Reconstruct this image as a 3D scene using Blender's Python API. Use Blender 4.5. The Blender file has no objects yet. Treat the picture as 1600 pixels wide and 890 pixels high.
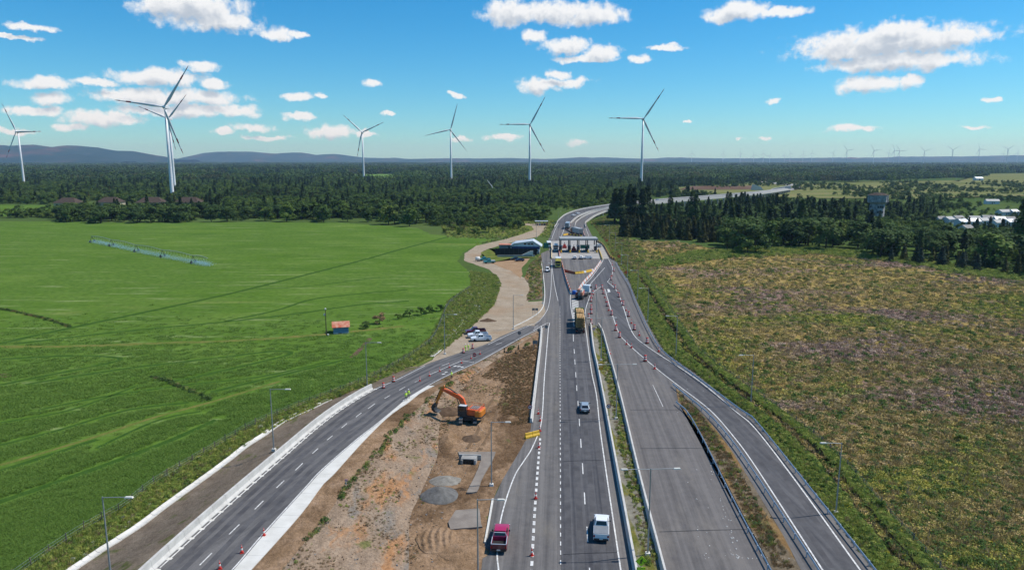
import bpy, bmesh, math, random
import numpy as np
from mathutils import Vector, Matrix, noise as mnoise

random.seed(7); rng = np.random.default_rng(7)
scene = bpy.context.scene
R = math.radians
# ---------------------------------------------------------------- camera
FPX, PITCH, CAMH = 1101.0, R(10.05), 45.0
cam_d = bpy.data.cameras.new('camera'); cam = bpy.data.objects.new('camera', cam_d)
scene.collection.objects.link(cam)
cam.location = (0, 0, CAMH); cam.rotation_euler = (R(90) - PITCH, 0, 0)
cam_d.sensor_width = 36; cam_d.lens = 36 * FPX / 1600; cam_d.clip_end = 60000; cam_d.clip_start = 1
scene.camera = cam
# ---------------------------------------------------------------- exposure
scene.view_settings.view_transform = 'Standard'; scene.view_settings.look = 'None'
scene.view_settings.exposure = 0.0; scene.view_settings.gamma = 1
scene.cycles.use_denoising = True
scene.cycles.max_bounces = 5; scene.cycles.diffuse_bounces = 2; scene.cycles.glossy_bounces = 2
scene.cycles.transmission_bounces = 2; scene.cycles.volume_bounces = 0; scene.cycles.transparent_max_bounces = 6
scene.cycles.caustics_reflective = False; scene.cycles.caustics_refractive = False
# ---------------------------------------------------------------- sun
SUN_EL, SUN_AZ = R(56), R(78)          # azimuth measured from +Y towards +X
to_sun = Vector((math.cos(SUN_EL) * math.sin(SUN_AZ), math.cos(SUN_EL) * math.cos(SUN_AZ), math.sin(SUN_EL)))
sun_d = bpy.data.lights.new('sun', 'SUN'); sun_d.energy = 4.9; sun_d.angle = R(0.53); sun_d.color = (1, .95, .87)
sun = bpy.data.objects.new('sun', sun_d); scene.collection.objects.link(sun)
sun.rotation_euler = (-to_sun).to_track_quat('-Z', 'Y').to_euler()
# ---------------------------------------------------------------- helpers for node trees
class NT:
    def __init__(s, tree): s.t = tree; s.L = tree.links.new
    def n(s, typ, **k):
        nd = s.t.nodes.new(typ)
        for a, b in k.items(): setattr(nd, a, b)
        return nd
    def put(s, sock, v):
        if isinstance(v, bpy.types.NodeSocket): s.L(v, sock)
        elif v is not None: sock.default_value = v
    def math(s, op, a, b=None, c=None, clamp=False):
        nd = s.n('ShaderNodeMath', operation=op, use_clamp=clamp)
        for i, v in enumerate((a, b, c)):
            if v is not None: s.put(nd.inputs[i], v)
        return nd.outputs[0]
    def vmath(s, op, a, b=None, c=None):
        nd = s.n('ShaderNodeVectorMath', operation=op)
        for i, v in enumerate((a, b, c)):
            if v is not None: s.put(nd.inputs[i], v)
        return nd.outputs['Value'] if op in ('LENGTH', 'DOT_PRODUCT', 'DISTANCE') else nd.outputs[0]
    def noise(s, vec, scale, detail=4, rough=.55, dist=0.0):
        nd = s.n('ShaderNodeTexNoise'); s.put(nd.inputs['Vector'], vec)
        nd.inputs['Scale'].default_value = scale; nd.inputs['Detail'].default_value = detail
        nd.inputs['Roughness'].default_value = rough; nd.inputs['Distortion'].default_value = dist
        return nd.outputs['Fac']
    def ramp(s, fac, stops, interp='LINEAR'):
        nd = s.n('ShaderNodeValToRGB'); s.put(nd.inputs[0], fac); r = nd.color_ramp; r.interpolation = interp
        while len(r.elements) > 1: r.elements.remove(r.elements[-1])
        for i, (p, c) in enumerate(stops):
            e = r.elements[0] if i == 0 else r.elements.new(p)
            e.position = p; e.color = (*c, 1) if len(c) == 3 else c
        return nd.outputs[0]
    def mix(s, f, a, b, typ='MIX'):
        nd = s.n('ShaderNodeMix', data_type='RGBA', blend_type=typ)
        s.put(nd.inputs[0], f); s.put(nd.inputs[6], a if not isinstance(a, tuple) else (*a[:3], 1)); s.put(nd.inputs[7], b if not isinstance(b, tuple) else (*b[:3], 1))
        return nd.outputs[2]
    def maprange(s, v, a, b, c=0.0, d=1.0, smooth=False):
        nd = s.n('ShaderNodeMapRange', interpolation_type='SMOOTHSTEP' if smooth else 'LINEAR')
        s.put(nd.inputs[0], v)
        for i, q in enumerate((a, b, c, d)): nd.inputs[i + 1].default_value = q
        return nd.outputs[0]
# ---------------------------------------------------------------- world: Nishita sky with fair-weather clouds
def px_dir(u, v):
    x, y = (u - 800) / FPX, (445 - v) / FPX
    d = Vector((x, math.cos(PITCH) + math.sin(PITCH) * y, -math.sin(PITCH) + math.cos(PITCH) * y)).normalized()
    return math.atan2(d.x, d.y), math.asin(d.z)
CLOUDS = [  # image position and half sizes of the clouds in view, used as sky directions
 (300, 14, 70, 26), (345, 34, 52, 17), (255, 8, 36, 16), (435, 53, 22, 9), (465, 52, 20, 5), (315, 104, 27, 9), (50, 44, 28, 5),
 (70, 130, 48, 10), (150, 128, 50, 7), (78, 154, 28, 11), (50, 172, 40, 8), (110, 198, 26, 8), (165, 186, 60, 12), (190, 147, 34, 9),
 (250, 122, 80, 14), (335, 130, 26, 11), (225, 150, 70, 14), (300, 152, 80, 14), (360, 172, 46, 12), (280, 172, 90, 13), (395, 198, 34, 8), (348, 206, 22, 6),
 (463, 150, 26, 6), (465, 182, 22, 7), (515, 207, 36, 12), (575, 212, 16, 5), (580, 129, 14, 6), (607, 177, 9, 4), (712, 148, 13, 4), (500, 149, 9, 4),
 (800, 22, 44, 20), (870, 20, 70, 17), (925, 26, 52, 15), (835, 60, 20, 10), (885, 73, 36, 14), (940, 82, 26, 11), (915, 92, 48, 5), (1000, 93, 17, 7), (1040, 73, 28, 5),
 (840, 133, 30, 13), (885, 128, 34, 8), (872, 116, 18, 7), (1155, 19, 52, 14), (1220, 19, 40, 8), (1130, 26, 26, 8),
 (1390, 66, 120, 24), (1330, 78, 70, 16), (1460, 62, 66, 15), (1410, 96, 96, 15), (1355, 132, 40, 12), (1428, 127, 20, 10), (1402, 46, 36, 13),
 (1205, 155, 10, 5), (1550, 155, 9, 4), (1330, 203, 28, 5), (1520, 197, 16, 3), (1077, 190, 6, 3), (790, 215, 30, 6), (720, 218, 16, 4), (900, 224, 18, 5), (1195, 217, 9, 3), (1158, 217, 7, 3),
 (20, 60, 30, 3), (20, 205, 26, 6), (420, 215, 40, 5), (1370, 100, 70, 14)]
world = bpy.data.worlds.new('World'); scene.world = world; world.use_nodes = True
wt = world.node_tree; wt.nodes.clear(); W = NT(wt)
# density field as a node group (evaluated twice: here, and a step towards the sun for the shading)
g = bpy.data.node_groups.new('cloud_density', 'ShaderNodeTree')
g.interface.new_socket('coord', in_out='INPUT', socket_type='NodeSocketVector')
g.interface.new_socket('density', in_out='OUTPUT', socket_type='NodeSocketFloat')
G = NT(g); gi = G.n('NodeGroupInput'); go = G.n('NodeGroupOutput')
c0 = gi.outputs[0]
def colvec(tree, vec, scale):
    nd = tree.n('ShaderNodeTexNoise'); tree.put(nd.inputs['Vector'], vec); nd.inputs['Scale'].default_value = scale
    nd.inputs['Detail'].default_value = 4; nd.inputs['Roughness'].default_value = .6
    return tree.vmath('SUBTRACT', nd.outputs['Color'], (.5, .5, .5))
warp = G.vmath('MULTIPLY', colvec(G, c0, 34.0), (.034, .020, 0))
cw = G.vmath('ADD', c0, warp)
best = None
for (u, v, a, b) in CLOUDS:
    az, el = px_dir(u, v); k_ = .84 if u < 440 and v > 100 else 1.0; sx, sy = a / FPX * 1.15 * k_, b / FPX * 1.12 * k_
    q = G.vmath('MULTIPLY_ADD', cw, (1 / sx, 1 / sy, 0), (-az / sx, -el / sy, 0))
    l = G.vmath('LENGTH', q)
    best = l if best is None else G.math('MINIMUM', best, l)
dens = G.math('SUBTRACT', 1.0, best)
sep = G.n('ShaderNodeSeparateXYZ'); G.put(sep.inputs[0], c0)
# the same scattered cumulus go on outside the frame
outside = G.math('MAXIMUM', G.maprange(G.math('ABSOLUTE', sep.outputs[0]), .68, .8), G.maprange(sep.outputs[1], .235, .3))
cum = G.math('MULTIPLY', G.maprange(G.noise(G.vmath('MULTIPLY', c0, (3.2, 9, 1)), 1.0, 5, .55), .56, .72, -.3, .9), outside)
cum = G.math('SUBTRACT', cum, G.math('SUBTRACT', 1.0, outside))
dens = G.math('MAXIMUM', dens, cum)
fb = G.math('SUBTRACT', G.noise(c0, 60.0, 6, .62), .5)
dens = G.math('MULTIPLY_ADD', fb, 1.45, dens)
G.L(dens, go.inputs[0])
tc = W.n('ShaderNodeTexCoord'); sp = W.n('ShaderNodeSeparateXYZ'); W.L(tc.outputs['Generated'], sp.inputs[0])
az = W.math('ARCTAN2', sp.outputs[0], sp.outputs[1]); el = W.math('ARCSINE', sp.outputs[2])
cb = W.n('ShaderNodeCombineXYZ'); W.L(az, cb.inputs[0]); W.L(el, cb.inputs[1])
g1 = W.n('ShaderNodeGroup'); g1.node_tree = g; W.L(cb.outputs[0], g1.inputs[0])
g2 = W.n('ShaderNodeGroup'); g2.node_tree = g; W.L(W.vmath('ADD', cb.outputs[0], (.004, .011, 0)), g2.inputs[0])
alpha = W.math('MULTIPLY', W.maprange(g1.outputs[0], -.05, .52, 0, .97, True), W.maprange(sp.outputs[2], .004, .03))
lit = W.maprange(g2.outputs[0], .15, .95, 1, 0, True)
sky = W.n('ShaderNodeTexSky', sky_type='NISHITA', sun_disc=False)
sky.sun_elevation = SUN_EL; sky.sun_rotation = SUN_AZ; sky.altitude = 300; sky.air_density = 1.0; sky.dust_density = 0.25; sky.ozone_density = 3.2
SKY_STRENGTH = 0.115
hs_ = W.n('ShaderNodeHueSaturation'); hs_.inputs['Saturation'].default_value = 1.2; W.L(W.mix(1.0, sky.outputs[0], (.64, .99, 1.15), 'MULTIPLY'), hs_.inputs['Color'])
tint = hs_.outputs[0]
cloudcol = W.mix(lit, (4.6, 5.1, 5.8), (8.3, 8.4, 8.5))
mixc = W.mix(alpha, tint, cloudcol)
bg = W.n('ShaderNodeBackground'); W.L(mixc, bg.inputs[0]); bg.inputs[1].default_value = SKY_STRENGTH
wo = W.n('ShaderNodeOutputWorld'); W.L(bg.outputs[0], wo.inputs[0])
world.cycles.sampling_method = 'MANUAL'; world.cycles.sample_map_resolution = 512
# ---------------------------------------------------------------- placing: image point -> point on level ground at height z
def P(u, v, z=0.0):
    x, y = (u - 800) / FPX, (445 - v) / FPX
    Y = math.cos(PITCH) + math.sin(PITCH) * y; Z = -math.sin(PITCH) + math.cos(PITCH) * y
    t = (CAMH - z) / -Z
    return Vector((x * t, Y * t, z))
def AT(u, v, D):                        # the point of that image direction standing D metres ahead
    x, y = (u - 800) / FPX, (445 - v) / FPX
    Y = math.cos(PITCH) + math.sin(PITCH) * y; Z = -math.sin(PITCH) + math.cos(PITCH) * y
    return Vector((x / Y * D, D, CAMH + Z / Y * D))
def smooth(t): t = min(1, max(0, t)); return t * t * (3 - 2 * t)
def zramp(y): return 0.105 + 3.0 * smooth((168 - y) / 105)
def PR(u, v, dz=0.0):                  # on the rising left ramp
    z = .1
    for _ in range(8):
        p = P(u, v, z + dz); z = zramp(p.y)
    return P(u, v, z + dz)
def catmull(pts, k=6):
    out = []; n = len(pts)
    for i in range(n - 1):
        p0, p1, p2, p3 = pts[max(i - 1, 0)], pts[i], pts[i + 1], pts[min(i + 2, n - 1)]
        for j in range(k):
            t = j / k
            out.append(.5 * ((2 * p1) + (p2 - p0) * t + (2 * p0 - 5 * p1 + 4 * p2 - p3) * t * t + (3 * p1 - p0 - 3 * p2 + p3) * t ** 3))
    out.append(pts[-1].copy()); return out
def path(px, z=0.0, k=6, f=None): return catmull([(f or (lambda u, v: P(u, v, z)))(u, v) for u, v in px], k)
def xat(poly, y):
    q = poly if poly[0].y < poly[-1].y else poly[::-1]
    if y <= q[0].y: a, b = q[0], q[min(3, len(q) - 1)]
    elif y >= q[-1].y: a, b = q[-min(4, len(q))], q[-1]
    else:
        for a, b in zip(q, q[1:]):
            if a.y <= y <= b.y: break
    t = (y - a.y) / ((b.y - a.y) or 1e-6); return a.x + (b.x - a.x) * t
def resample(poly, step):
    out = [poly[0].copy()]; acc = 0
    for a, b in zip(poly, poly[1:]):
        l = (b - a).length
        while acc + l >= step and l > 1e-9:
            a = a.lerp(b, (step - acc) / l); out.append(a.copy()); l = (b - a).length; acc = 0
        acc += l
    return out
# ---------------------------------------------------------------- objects
C = scene.collection
def tag(o, label=None, cat=None, group=None, kind=None):
    if label: o['label'] = label
    if cat: o['category'] = cat
    if group: o['group'] = group
    if kind: o['kind'] = kind
    return o
def link(name, me, parent=None, loc=None, rot=None):
    o = bpy.data.objects.new(name, me); C.objects.link(o)
    if parent is not None: o.parent = parent
    if loc is not None: o.location = loc
    if rot is not None: o.rotation_euler = rot
    return o
def thing(name, label, cat, loc=(0, 0, 0), rz=0.0, group=None, rot=None):
    return tag(link(name, None, None, loc, rot or (0, 0, rz)), label, cat, group)
def copy_tree(o, parent=None):
    c = o.copy(); C.objects.link(c); c.parent = parent
    for ch in list(o.children): copy_tree(ch, c)
    return c
ORD = ['first', 'second', 'third', 'fourth', 'fifth', 'sixth', 'seventh', 'eighth', 'ninth', 'tenth', 'eleventh', 'twelfth', 'thirteenth',
       'fourteenth', 'fifteenth', 'sixteenth', 'seventeenth', 'eighteenth', 'nineteenth', 'twentieth', 'twenty-first', 'twenty-second', 'twenty-third', 'twenty-fourth', 'twenty-fifth', 'twenty-sixth', 'twenty-seventh', 'twenty-eighth', 'twenty-ninth', 'thirtieth']
def nth(i):
    if i < len(ORD): return ORD[i]
    tens = ['', '', 'twentieth', 'thirtieth', 'fortieth', 'fiftieth', 'sixtieth', 'seventieth', 'eightieth', 'ninetieth']; t, u = divmod(i + 1, 10)
    return tens[t] if u == 0 else ['', '', 'twenty', 'thirty', 'forty', 'fifty', 'sixty', 'seventy', 'eighty', 'ninety'][t] + '-' + ORD[u - 1]
class MB:
    """collects shapes, then links them as one mesh object"""
    def __init__(s): s.v = []; s.f = []
    def add(s, vs, fs):
        b = len(s.v); s.v += [tuple(v) for v in vs]; s.f += [tuple(i + b for i in f) for f in fs]; return s
    def box(s, c, d, rz=0.0, top=1.0, topy=None, bev=0.0):
        hx, hy, hz = d[0] / 2, d[1] / 2, d[2] / 2; ty = top if topy is None else topy
        vs = []
        for z, kx, ky in ((-hz, 1, 1), (hz, top, ty)):
            for x, y in ((-hx, -hy), (hx, -hy), (hx, hy), (-hx, hy)): vs.append(Vector((x * kx, y * ky, z)))
        m = Matrix.Rotation(rz, 3, 'Z'); vs = [m @ v + Vector(c) for v in vs]
        return s.add(vs, [(3, 2, 1, 0), (4, 5, 6, 7), (0, 1, 5, 4), (1, 2, 6, 5), (2, 3, 7, 6), (3, 0, 4, 7)])
    def tube(s, pts, r, n=6, cap=True):
        pts = [Vector(p) for p in pts]; k = len(pts); rs = r if isinstance(r, (list, tuple)) else [r] * k
        vs = []
        for i, p in enumerate(pts):
            d = (pts[min(i + 1, k - 1)] - pts[max(i - 1, 0)]).normalized()
            a = d.orthogonal().normalized() if i == 0 else (a - d * a.dot(d)).normalized()
            b = d.cross(a)
            vs += [p + (a * math.cos(2 * math.pi * j / n) + b * math.sin(2 * math.pi * j / n)) * rs[i] for j in range(n)]
        fs = [(i * n + j, i * n + (j + 1) % n, (i + 1) * n + (j + 1) % n, (i + 1) * n + j) for i in range(k - 1) for j in range(n)]
        if cap: fs += [tuple(range(n))[::-1], tuple((k - 1) * n + j for j in range(n))]
        return s.add(vs, fs)
    def lathe(s, prof, n=16, c=(0, 0, 0), axis='Z'):
        vs = []
        for r, z in prof:
            for j in range(n):
                a = 2 * math.pi * j / n
                q = (r * math.cos(a), r * math.sin(a), z)
                if axis == 'X': q = (z, q[0], q[1])
                if axis == 'Y': q = (q[0], z, q[1])
                vs.append(Vector(q) + Vector(c))
        k = len(prof)
        fs = [(i * n + j, i * n + (j + 1) % n, (i + 1) * n + (j + 1) % n, (i + 1) * n + j) for i in range(k - 1) for j in range(n)]
        fs += [tuple(range(n))[::-1], tuple((k - 1) * n + j for j in range(n))]
        return s.add(vs, fs)
    def loft(s, secs, cap=True):
        n = len(secs[0]); k = len(secs); vs = [p for q in secs for p in q]
        fs = [(i * n + j, i * n + (j + 1) % n, (i + 1) * n + (j + 1) % n, (i + 1) * n + j) for i in range(k - 1) for j in range(n)]
        if cap: fs += [tuple(range(n))[::-1], tuple((k - 1) * n + j for j in range(n))]
        return s.add(vs, fs)
    def prism(s, poly, axis, a, b):       # polygon of 2D points pushed along an axis from a to b
        def q(p, t): return {'X': (t, p[0], p[1]), 'Y': (p[0], t, p[1]), 'Z': (p[0], p[1], t)}[axis]
        return s.loft([[q(p, a) for p in poly], [q(p, b) for p in poly]])
    def quad(s, *p): return s.add(p, [tuple(range(len(p)))])
    def mesh(s, name, mat, sm=False):
        me = bpy.data.meshes.new(name); me.from_pydata(s.v, [], s.f)
        bm = bmesh.new(); bm.from_mesh(me); bmesh.ops.recalc_face_normals(bm, faces=bm.faces)
        bm.to_mesh(me); bm.free()
        if mat: me.materials.append(mat)
        if sm: me.polygons.foreach_set('use_smooth', [True] * len(me.polygons)); 
        return me
    def build(s, name, mat, parent=None, sm=False, loc=None, rot=None, bev=0.0):
        o = link(name, s.mesh(name, mat, sm), parent, loc, rot)
        if bev:
            m = o.modifiers.new('bevel', 'BEVEL'); m.width = bev; m.segments = 2; m.limit_method = 'ANGLE'
        return o
# ---------------------------------------------------------------- materials
def mat(name, col, rough=.7, metal=0.0, coat=0.0, col2=None, scale=1.0, bump=0.0, bscale=8.0, spec=None, space='object', emit=None):
    m = bpy.data.materials.new(name); m.use_nodes = True; t = NT(m.node_tree)
    b = m.node_tree.nodes['Principled BSDF']
    b.inputs['Roughness'].default_value = rough; b.inputs['Metallic'].default_value = metal
    b.inputs['Coat Weight'].default_value = coat
    if spec is not None: b.inputs['Specular IOR Level'].default_value = spec
    tcn = t.n('ShaderNodeTexCoord'); geo = t.n('ShaderNodeNewGeometry')
    vec = tcn.outputs['Object'] if space == 'object' else geo.outputs['Position']
    c2 = col2 or tuple(c * .8 for c in col)
    t.L(t.mix(t.maprange(t.noise(vec, scale, 5, .6), .35, .65), tuple(col), tuple(c2)), b.inputs['Base Color'])
    if bump:
        bn = t.n('ShaderNodeBump'); bn.inputs['Strength'].default_value = bump; bn.inputs['Distance'].default_value = .05
        t.L(t.noise(vec, bscale, 4, .6), bn.inputs['Height']); t.L(bn.outputs[0], b.inputs['Normal'])
    return m
def patchmat(name, ramps, rough=.95, bump=.6, bscale=2.0, bdist=.15, spec=.0, speck=.28, ssc=2.6):
    """ground: each entry (scale vector, stops, mask scale, lo, hi) is mixed over the one before by a noise mask, in world metres"""
    m = bpy.data.materials.new(name); m.use_nodes = True; t = NT(m.node_tree); b = m.node_tree.nodes['Principled BSDF']
    b.inputs['Roughness'].default_value = rough; b.inputs['Specular IOR Level'].default_value = spec
    pos = t.n('ShaderNodeNewGeometry').outputs['Position']; out = None
    for i, (sc, stops, msc, lo, hi) in enumerate(ramps):
        col = t.ramp(t.noise(t.vmath('MULTIPLY', pos, sc), 1.0, 6, .65), stops)
        if out is None: out = col
        else:
            mk = t.maprange(t.noise(t.vmath('ADD', t.vmath('MULTIPLY', pos, msc), (i * 17.3, i * 5.1, 0)), 1.0, 6, .6, .4), lo, hi, 0, 1, True)
            out = t.mix(mk, out, col)
    sk = t.maprange(t.noise(pos, ssc, 7, .78), .3, .7, 1 - speck, 1 + speck); cc = t.n('ShaderNodeCombineXYZ'); [t.L(sk, cc.inputs[i]) for i in range(3)]
    out = t.mix(1.0, out, cc.outputs[0], 'MULTIPLY')
    t.L(out, b.inputs['Base Color'])
    bn = t.n('ShaderNodeBump'); bn.inputs['Strength'].default_value = bump; bn.inputs['Distance'].default_value = bdist
    t.L(t.noise(pos, bscale, 5, .65), bn.inputs['Height']); t.L(bn.outputs[0], b.inputs['Normal'])
    return m
def asphalt(name, c1, c2, dirt=None, rot=3.8, sx=1.15, sy=.018):
    m = bpy.data.materials.new(name); m.use_nodes = True; t = NT(m.node_tree); b = m.node_tree.nodes['Principled BSDF']
    b.inputs['Roughness'].default_value = .85; b.inputs['Specular IOR Level'].default_value = .3
    pos = t.n('ShaderNodeNewGeometry').outputs['Position']
    mp = t.n('ShaderNodeMapping'); t.L(pos, mp.inputs[0]); mp.inputs['Rotation'].default_value = (0, 0, R(rot))
    st = t.noise(t.vmath('MULTIPLY', mp.outputs[0], (sx, sy, 1)), 1.0, 5, .65)
    fine = t.noise(pos, .7, 6, .7)
    f = t.math('ADD', t.math('MULTIPLY', st, .8), t.math('MULTIPLY', fine, .3))
    col = t.mix(t.maprange(f, .42, .68), tuple(c1), tuple(c2))
    if dirt:
        mk = t.maprange(t.noise(t.vmath('MULTIPLY', pos, (.22, .07, 1)), 1.0, 6, .65), .54, .74)
        col = t.mix(t.math('MULTIPLY', mk, .6), col, tuple(dirt))
    grit = t.maprange(t.noise(pos, 9.0, 3, .7), .3, .7, .85, 1.15)
    cc = t.n('ShaderNodeCombineXYZ'); [t.L(grit, cc.inputs[i]) for i in range(3)]
    t.L(t.mix(1.0, col, cc.outputs[0], 'MULTIPLY'), b.inputs['Base Color'])
    return m
def leafmat(name, a, b_, c=None, rough=.75, trans=.25):
    m = bpy.data.materials.new(name); m.use_nodes = True; t = NT(m.node_tree); b = m.node_tree.nodes['Principled BSDF']
    b.inputs['Roughness'].default_value = rough; b.inputs['Specular IOR Level'].default_value = .15
    oi = t.n('ShaderNodeObjectInfo').outputs['Random']; ge = t.n('ShaderNodeNewGeometry')
    f = t.math('ADD', t.math('MULTIPLY', oi, .6), t.math('MULTIPLY', ge.outputs['Random Per Island'], .4))
    col = t.ramp(f, [(0.1, a), (.55, b_), (.95, c or b_)])
    t.L(col, b.inputs['Base Color'])
    tr = t.n('ShaderNodeBsdfTranslucent'); t.L(col, tr.inputs[0]); mx = t.n('ShaderNodeMixShader'); mx.inputs[0].default_value = trans
    o = [n for n in m.node_tree.nodes if n.type == 'OUTPUT_MATERIAL'][0]
    t.L(b.outputs[0], mx.inputs[1]); t.L(tr.outputs[0], mx.inputs[2]); t.L(mx.outputs[0], o.inputs[0])
    return m
K = {}
K['concrete'] = mat('concrete', (.56, .54, .50), .85, col2=(.44, .42, .39), scale=.7, bump=.2, space='w')
K['conc_new'] = mat('new concrete', (.64, .62, .57), .85, col2=(.53, .51, .46), scale=.35, bump=.15, space='w')
K['conc_grey'] = mat('weathered concrete', (.34, .33, .31), .9, col2=(.24, .23, .21), scale=.5, bump=.2, space='w')
K['galv'] = mat('galvanised steel', (.50, .56, .62), .5, .25, col2=(.42, .48, .54), scale=3)
K['lampsteel'] = mat('lamp steel', (.36, .38, .39), .5, .5)
K['paint'] = mat('road paint', (.74, .73, .70), .7, col2=(.42, .41, .39), scale=2.6, space='w')
K['redplastic'] = mat('red plastic', (.62, .035, .02), .5, col2=(.5, .04, .03))
K['orange'] = mat('orange plastic', (.75, .14, .03), .5)
K['whiteplastic'] = mat('white plastic', (.75, .72, .68), .5)
K['yellow'] = mat('yellow plastic', (.80, .48, .03), .5, col2=(.66, .40, .04))
K['brownplastic'] = mat('faded brown plastic', (.22, .075, .03), .6)
K['turbine'] = mat('turbine white', (.74, .75, .76), .4)
K['blade'] = mat('blade white', (.66, .67, .69), .4)
K['stripe'] = mat('blade red', (.45, .03, .03), .5)
K['rubber'] = mat('rubber', (.018, .018, .018), .85)
K['rim'] = mat('rim', (.4, .4, .42), .35, .7)
K['glass'] = mat('dark glass', (.012, .014, .017), .08, spec=.6)
K['white_p'] = mat('white paint', (.78, .79, .80), .3, coat=.6, col2=(.74, .75, .76))
K['silver_p'] = mat('silver paint', (.46, .50, .53), .3, .4, coat=.6)
K['magenta_p'] = mat('magenta red paint', (.42, .012, .085), .3, coat=.7, col2=(.38, .01, .06))
K['maroon_p'] = mat('maroon paint', (.13, .008, .02), .3, coat=.7)
K['teal_p'] = mat('teal paint', (.015, .20, .19), .35, coat=.5)
K['navy_p'] = mat('navy paint', (.012, .018, .06), .3, coat=.6)
K['black_p'] = mat('black paint', (.015, .015, .017), .35, coat=.4)
K['yellow_p'] = mat('pale yellow paint', (.80, .62, .10), .4, coat=.4)
K['green_p'] = mat('green paint', (.16, .42, .07), .4, coat=.4)
K['grey_p'] = mat('grey cover', (.20, .22, .24), .6)
K['dark'] = mat('dark steel', (.03, .03, .032), .6)
K['lens_red'] = mat('red lens', (.35, .01, .01), .25)
K['lens_clear'] = mat('clear lens', (.7, .7, .68), .15)
K['exc'] = mat('excavator orange', (.72, .115, .014), .5, coat=.1, col2=(.56, .09, .02), scale=1.2)
K['exc2'] = mat('stick amber', (.62, .20, .02), .5)
K['sheet'] = mat('roof sheet', (.62, .65, .68), .45, .2, col2=(.52, .55, .58), scale=.6)
K['white_w'] = mat('white wall', (.68, .70, .72), .8)
K['navy_w'] = mat('navy band', (.012, .035, .14), .7)
K['blue_w'] = mat('blue boards', (.10, .20, .33), .8, col2=(.14, .25, .37), scale=2)
K['rust'] = mat('rusted sheet', (.42, .075, .03), .75, col2=(.55, .30, .20), scale=1.2)
K['slabc'] = mat('dusty slab', (.25, .215, .18), .95, col2=(.18, .15, .125), scale=.6, bump=.3, space='w')
K['canopy'] = mat('canopy sheet', (.33, .335, .325), .6, col2=(.27, .275, .265), scale=.6)
K['apron'] = mat('toll concrete', (.36, .345, .32), .9, col2=(.26, .245, .225), scale=.25, space='w')
K['tile'] = mat('brown roof tile', (.085, .064, .05), .95, spec=.1, col2=(.062, .045, .036), scale=.8)
K['cream'] = mat('cream wall', (.50, .42, .30), .9)
K['net'] = mat('black shade net', (.012, .012, .013), .9)
K['bark'] = mat('bark', (.075, .052, .036), .95, col2=(.045, .032, .024), scale=2)
K['logbark_lit'] = mat('log bark', (.60, .40, .17), .9, col2=(.36, .21, .085), scale=2)  # brightened to stand for sunlight on the log tops
K['logend_shaded'] = mat('shaded sawn log end', (.34, .20, .08), .8, col2=(.24, .13, .05), scale=6)  # darkened to stand for shade on the rear ends
K['wheelpath'] = asphalt('worn wheel path', (.055, .053, .056), (.100, .096, .098), None, 0, .3, .3)
K['wood'] = mat('grey wood', (.14, .12, .10), .9)
K['lime'] = mat('hi-vis yellow', (.55, .85, .02), .6)
K['skin'] = mat('skin', (.36, .19, .12), .6)
K['cloth'] = mat('dark trousers', (.02, .025, .05), .9)
K['helmet'] = mat('white helmet', (.75, .75, .72), .35)
K['hair'] = mat('dark hair', (.015, .012, .01), .7)
K['sign_red'] = mat('sign red', (.42, .015, .03), .45)
K['sign_back'] = mat('sign back', (.17, .18, .19), .5, .3)
K['sign_lime'] = mat('fluorescent sign', (.48, .74, .012), .5)
K['sign_amber'] = mat('amber sign', (.58, .30, .015), .5)
K['sign_green'] = mat('green sign', (.01, .19, .13), .5)
K['blackp'] = mat('black print', (.01, .01, .01), .6)
K['blueplastic'] = mat('blue plastic', (.012, .10, .42), .4)
K['gravel2'] = mat('pale gravel', (.27, .25, .215), .95, col2=(.16, .145, .12), scale=1.3, bump=.8, bscale=7, space='w')
K['gravel'] = mat('grey gravel', (.15, .145, .135), .95, col2=(.085, .08, .075), scale=1.3, bump=.8, bscale=7, space='w')
K['darkearth'] = mat('dark earth', (.15, .098, .062), .95, spec=.1, col2=(.085, .056, .036), scale=1.2, bump=.8, bscale=5, space='w')
K['tower'] = mat('stained plaster', (.42, .41, .39), .9, col2=(.19, .18, .17), scale=.55, bump=.2)
# grounds
K['ground'] = patchmat('ground', [((.004, .004, 1), [(.3, (.045, .085, .024)), (.5, (.07, .11, .032)), (.7, (.11, .135, .045))], None, 0, 0),
    ((.05, .05, 1), [(.3, (.04, .07, .02)), (.7, (.09, .125, .035))], (.02, .02, 1), .4, .7)], bump=.5, bscale=.3, bdist=.5)
K['crop'] = patchmat('crop', [((.02, .05, 1), [(.28, (.055, .112, .017)), (.5, (.082, .150, .023)), (.72, (.125, .190, .040))], None, 0, 0),
    ((.35, .9, 1), [(.35, (.058, .118, .018)), (.65, (.105, .172, .033))], (.01, .02, 1), .40, .60),
    ((.2, .2, 1), [(.35, (.12, .18, .04)), (.65, (.17, .20, .055))], (.012, .035, 1), .62, .72),
    ((.06, .5, 1), [(.3, (.15, .205, .065)), (.7, (.20, .25, .10))], (.035, .30, 1), .55, .70)], bump=.9, bscale=2.2, bdist=.12, speck=.3, ssc=.5)
K['moor'] = patchmat('moor', [((.25, .25, 1), [(.32, (.18, .15, .045)), (.5, (.29, .215, .07)), (.68, (.38, .26, .115))], None, 0, 0),
    ((.3, .3, 1), [(.35, (.16, .105, .085)), (.6, (.26, .175, .14)), (.75, (.33, .235, .185))], (.016, .030, 1), .50, .57),
    ((.2, .2, 1), [(.3, (.075, .105, .024)), (.6, (.15, .155, .034)), (.75, (.24, .205, .045))], (.022, .034, 1), .53, .60),
    ((.2, .2, 1), [(.35, (.11, .105, .11)), (.7, (.19, .165, .16))], (.012, .04, 1), .67, .73)], bump=1, bscale=1.3, bdist=.35, speck=.4, ssc=1.1)
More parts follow.
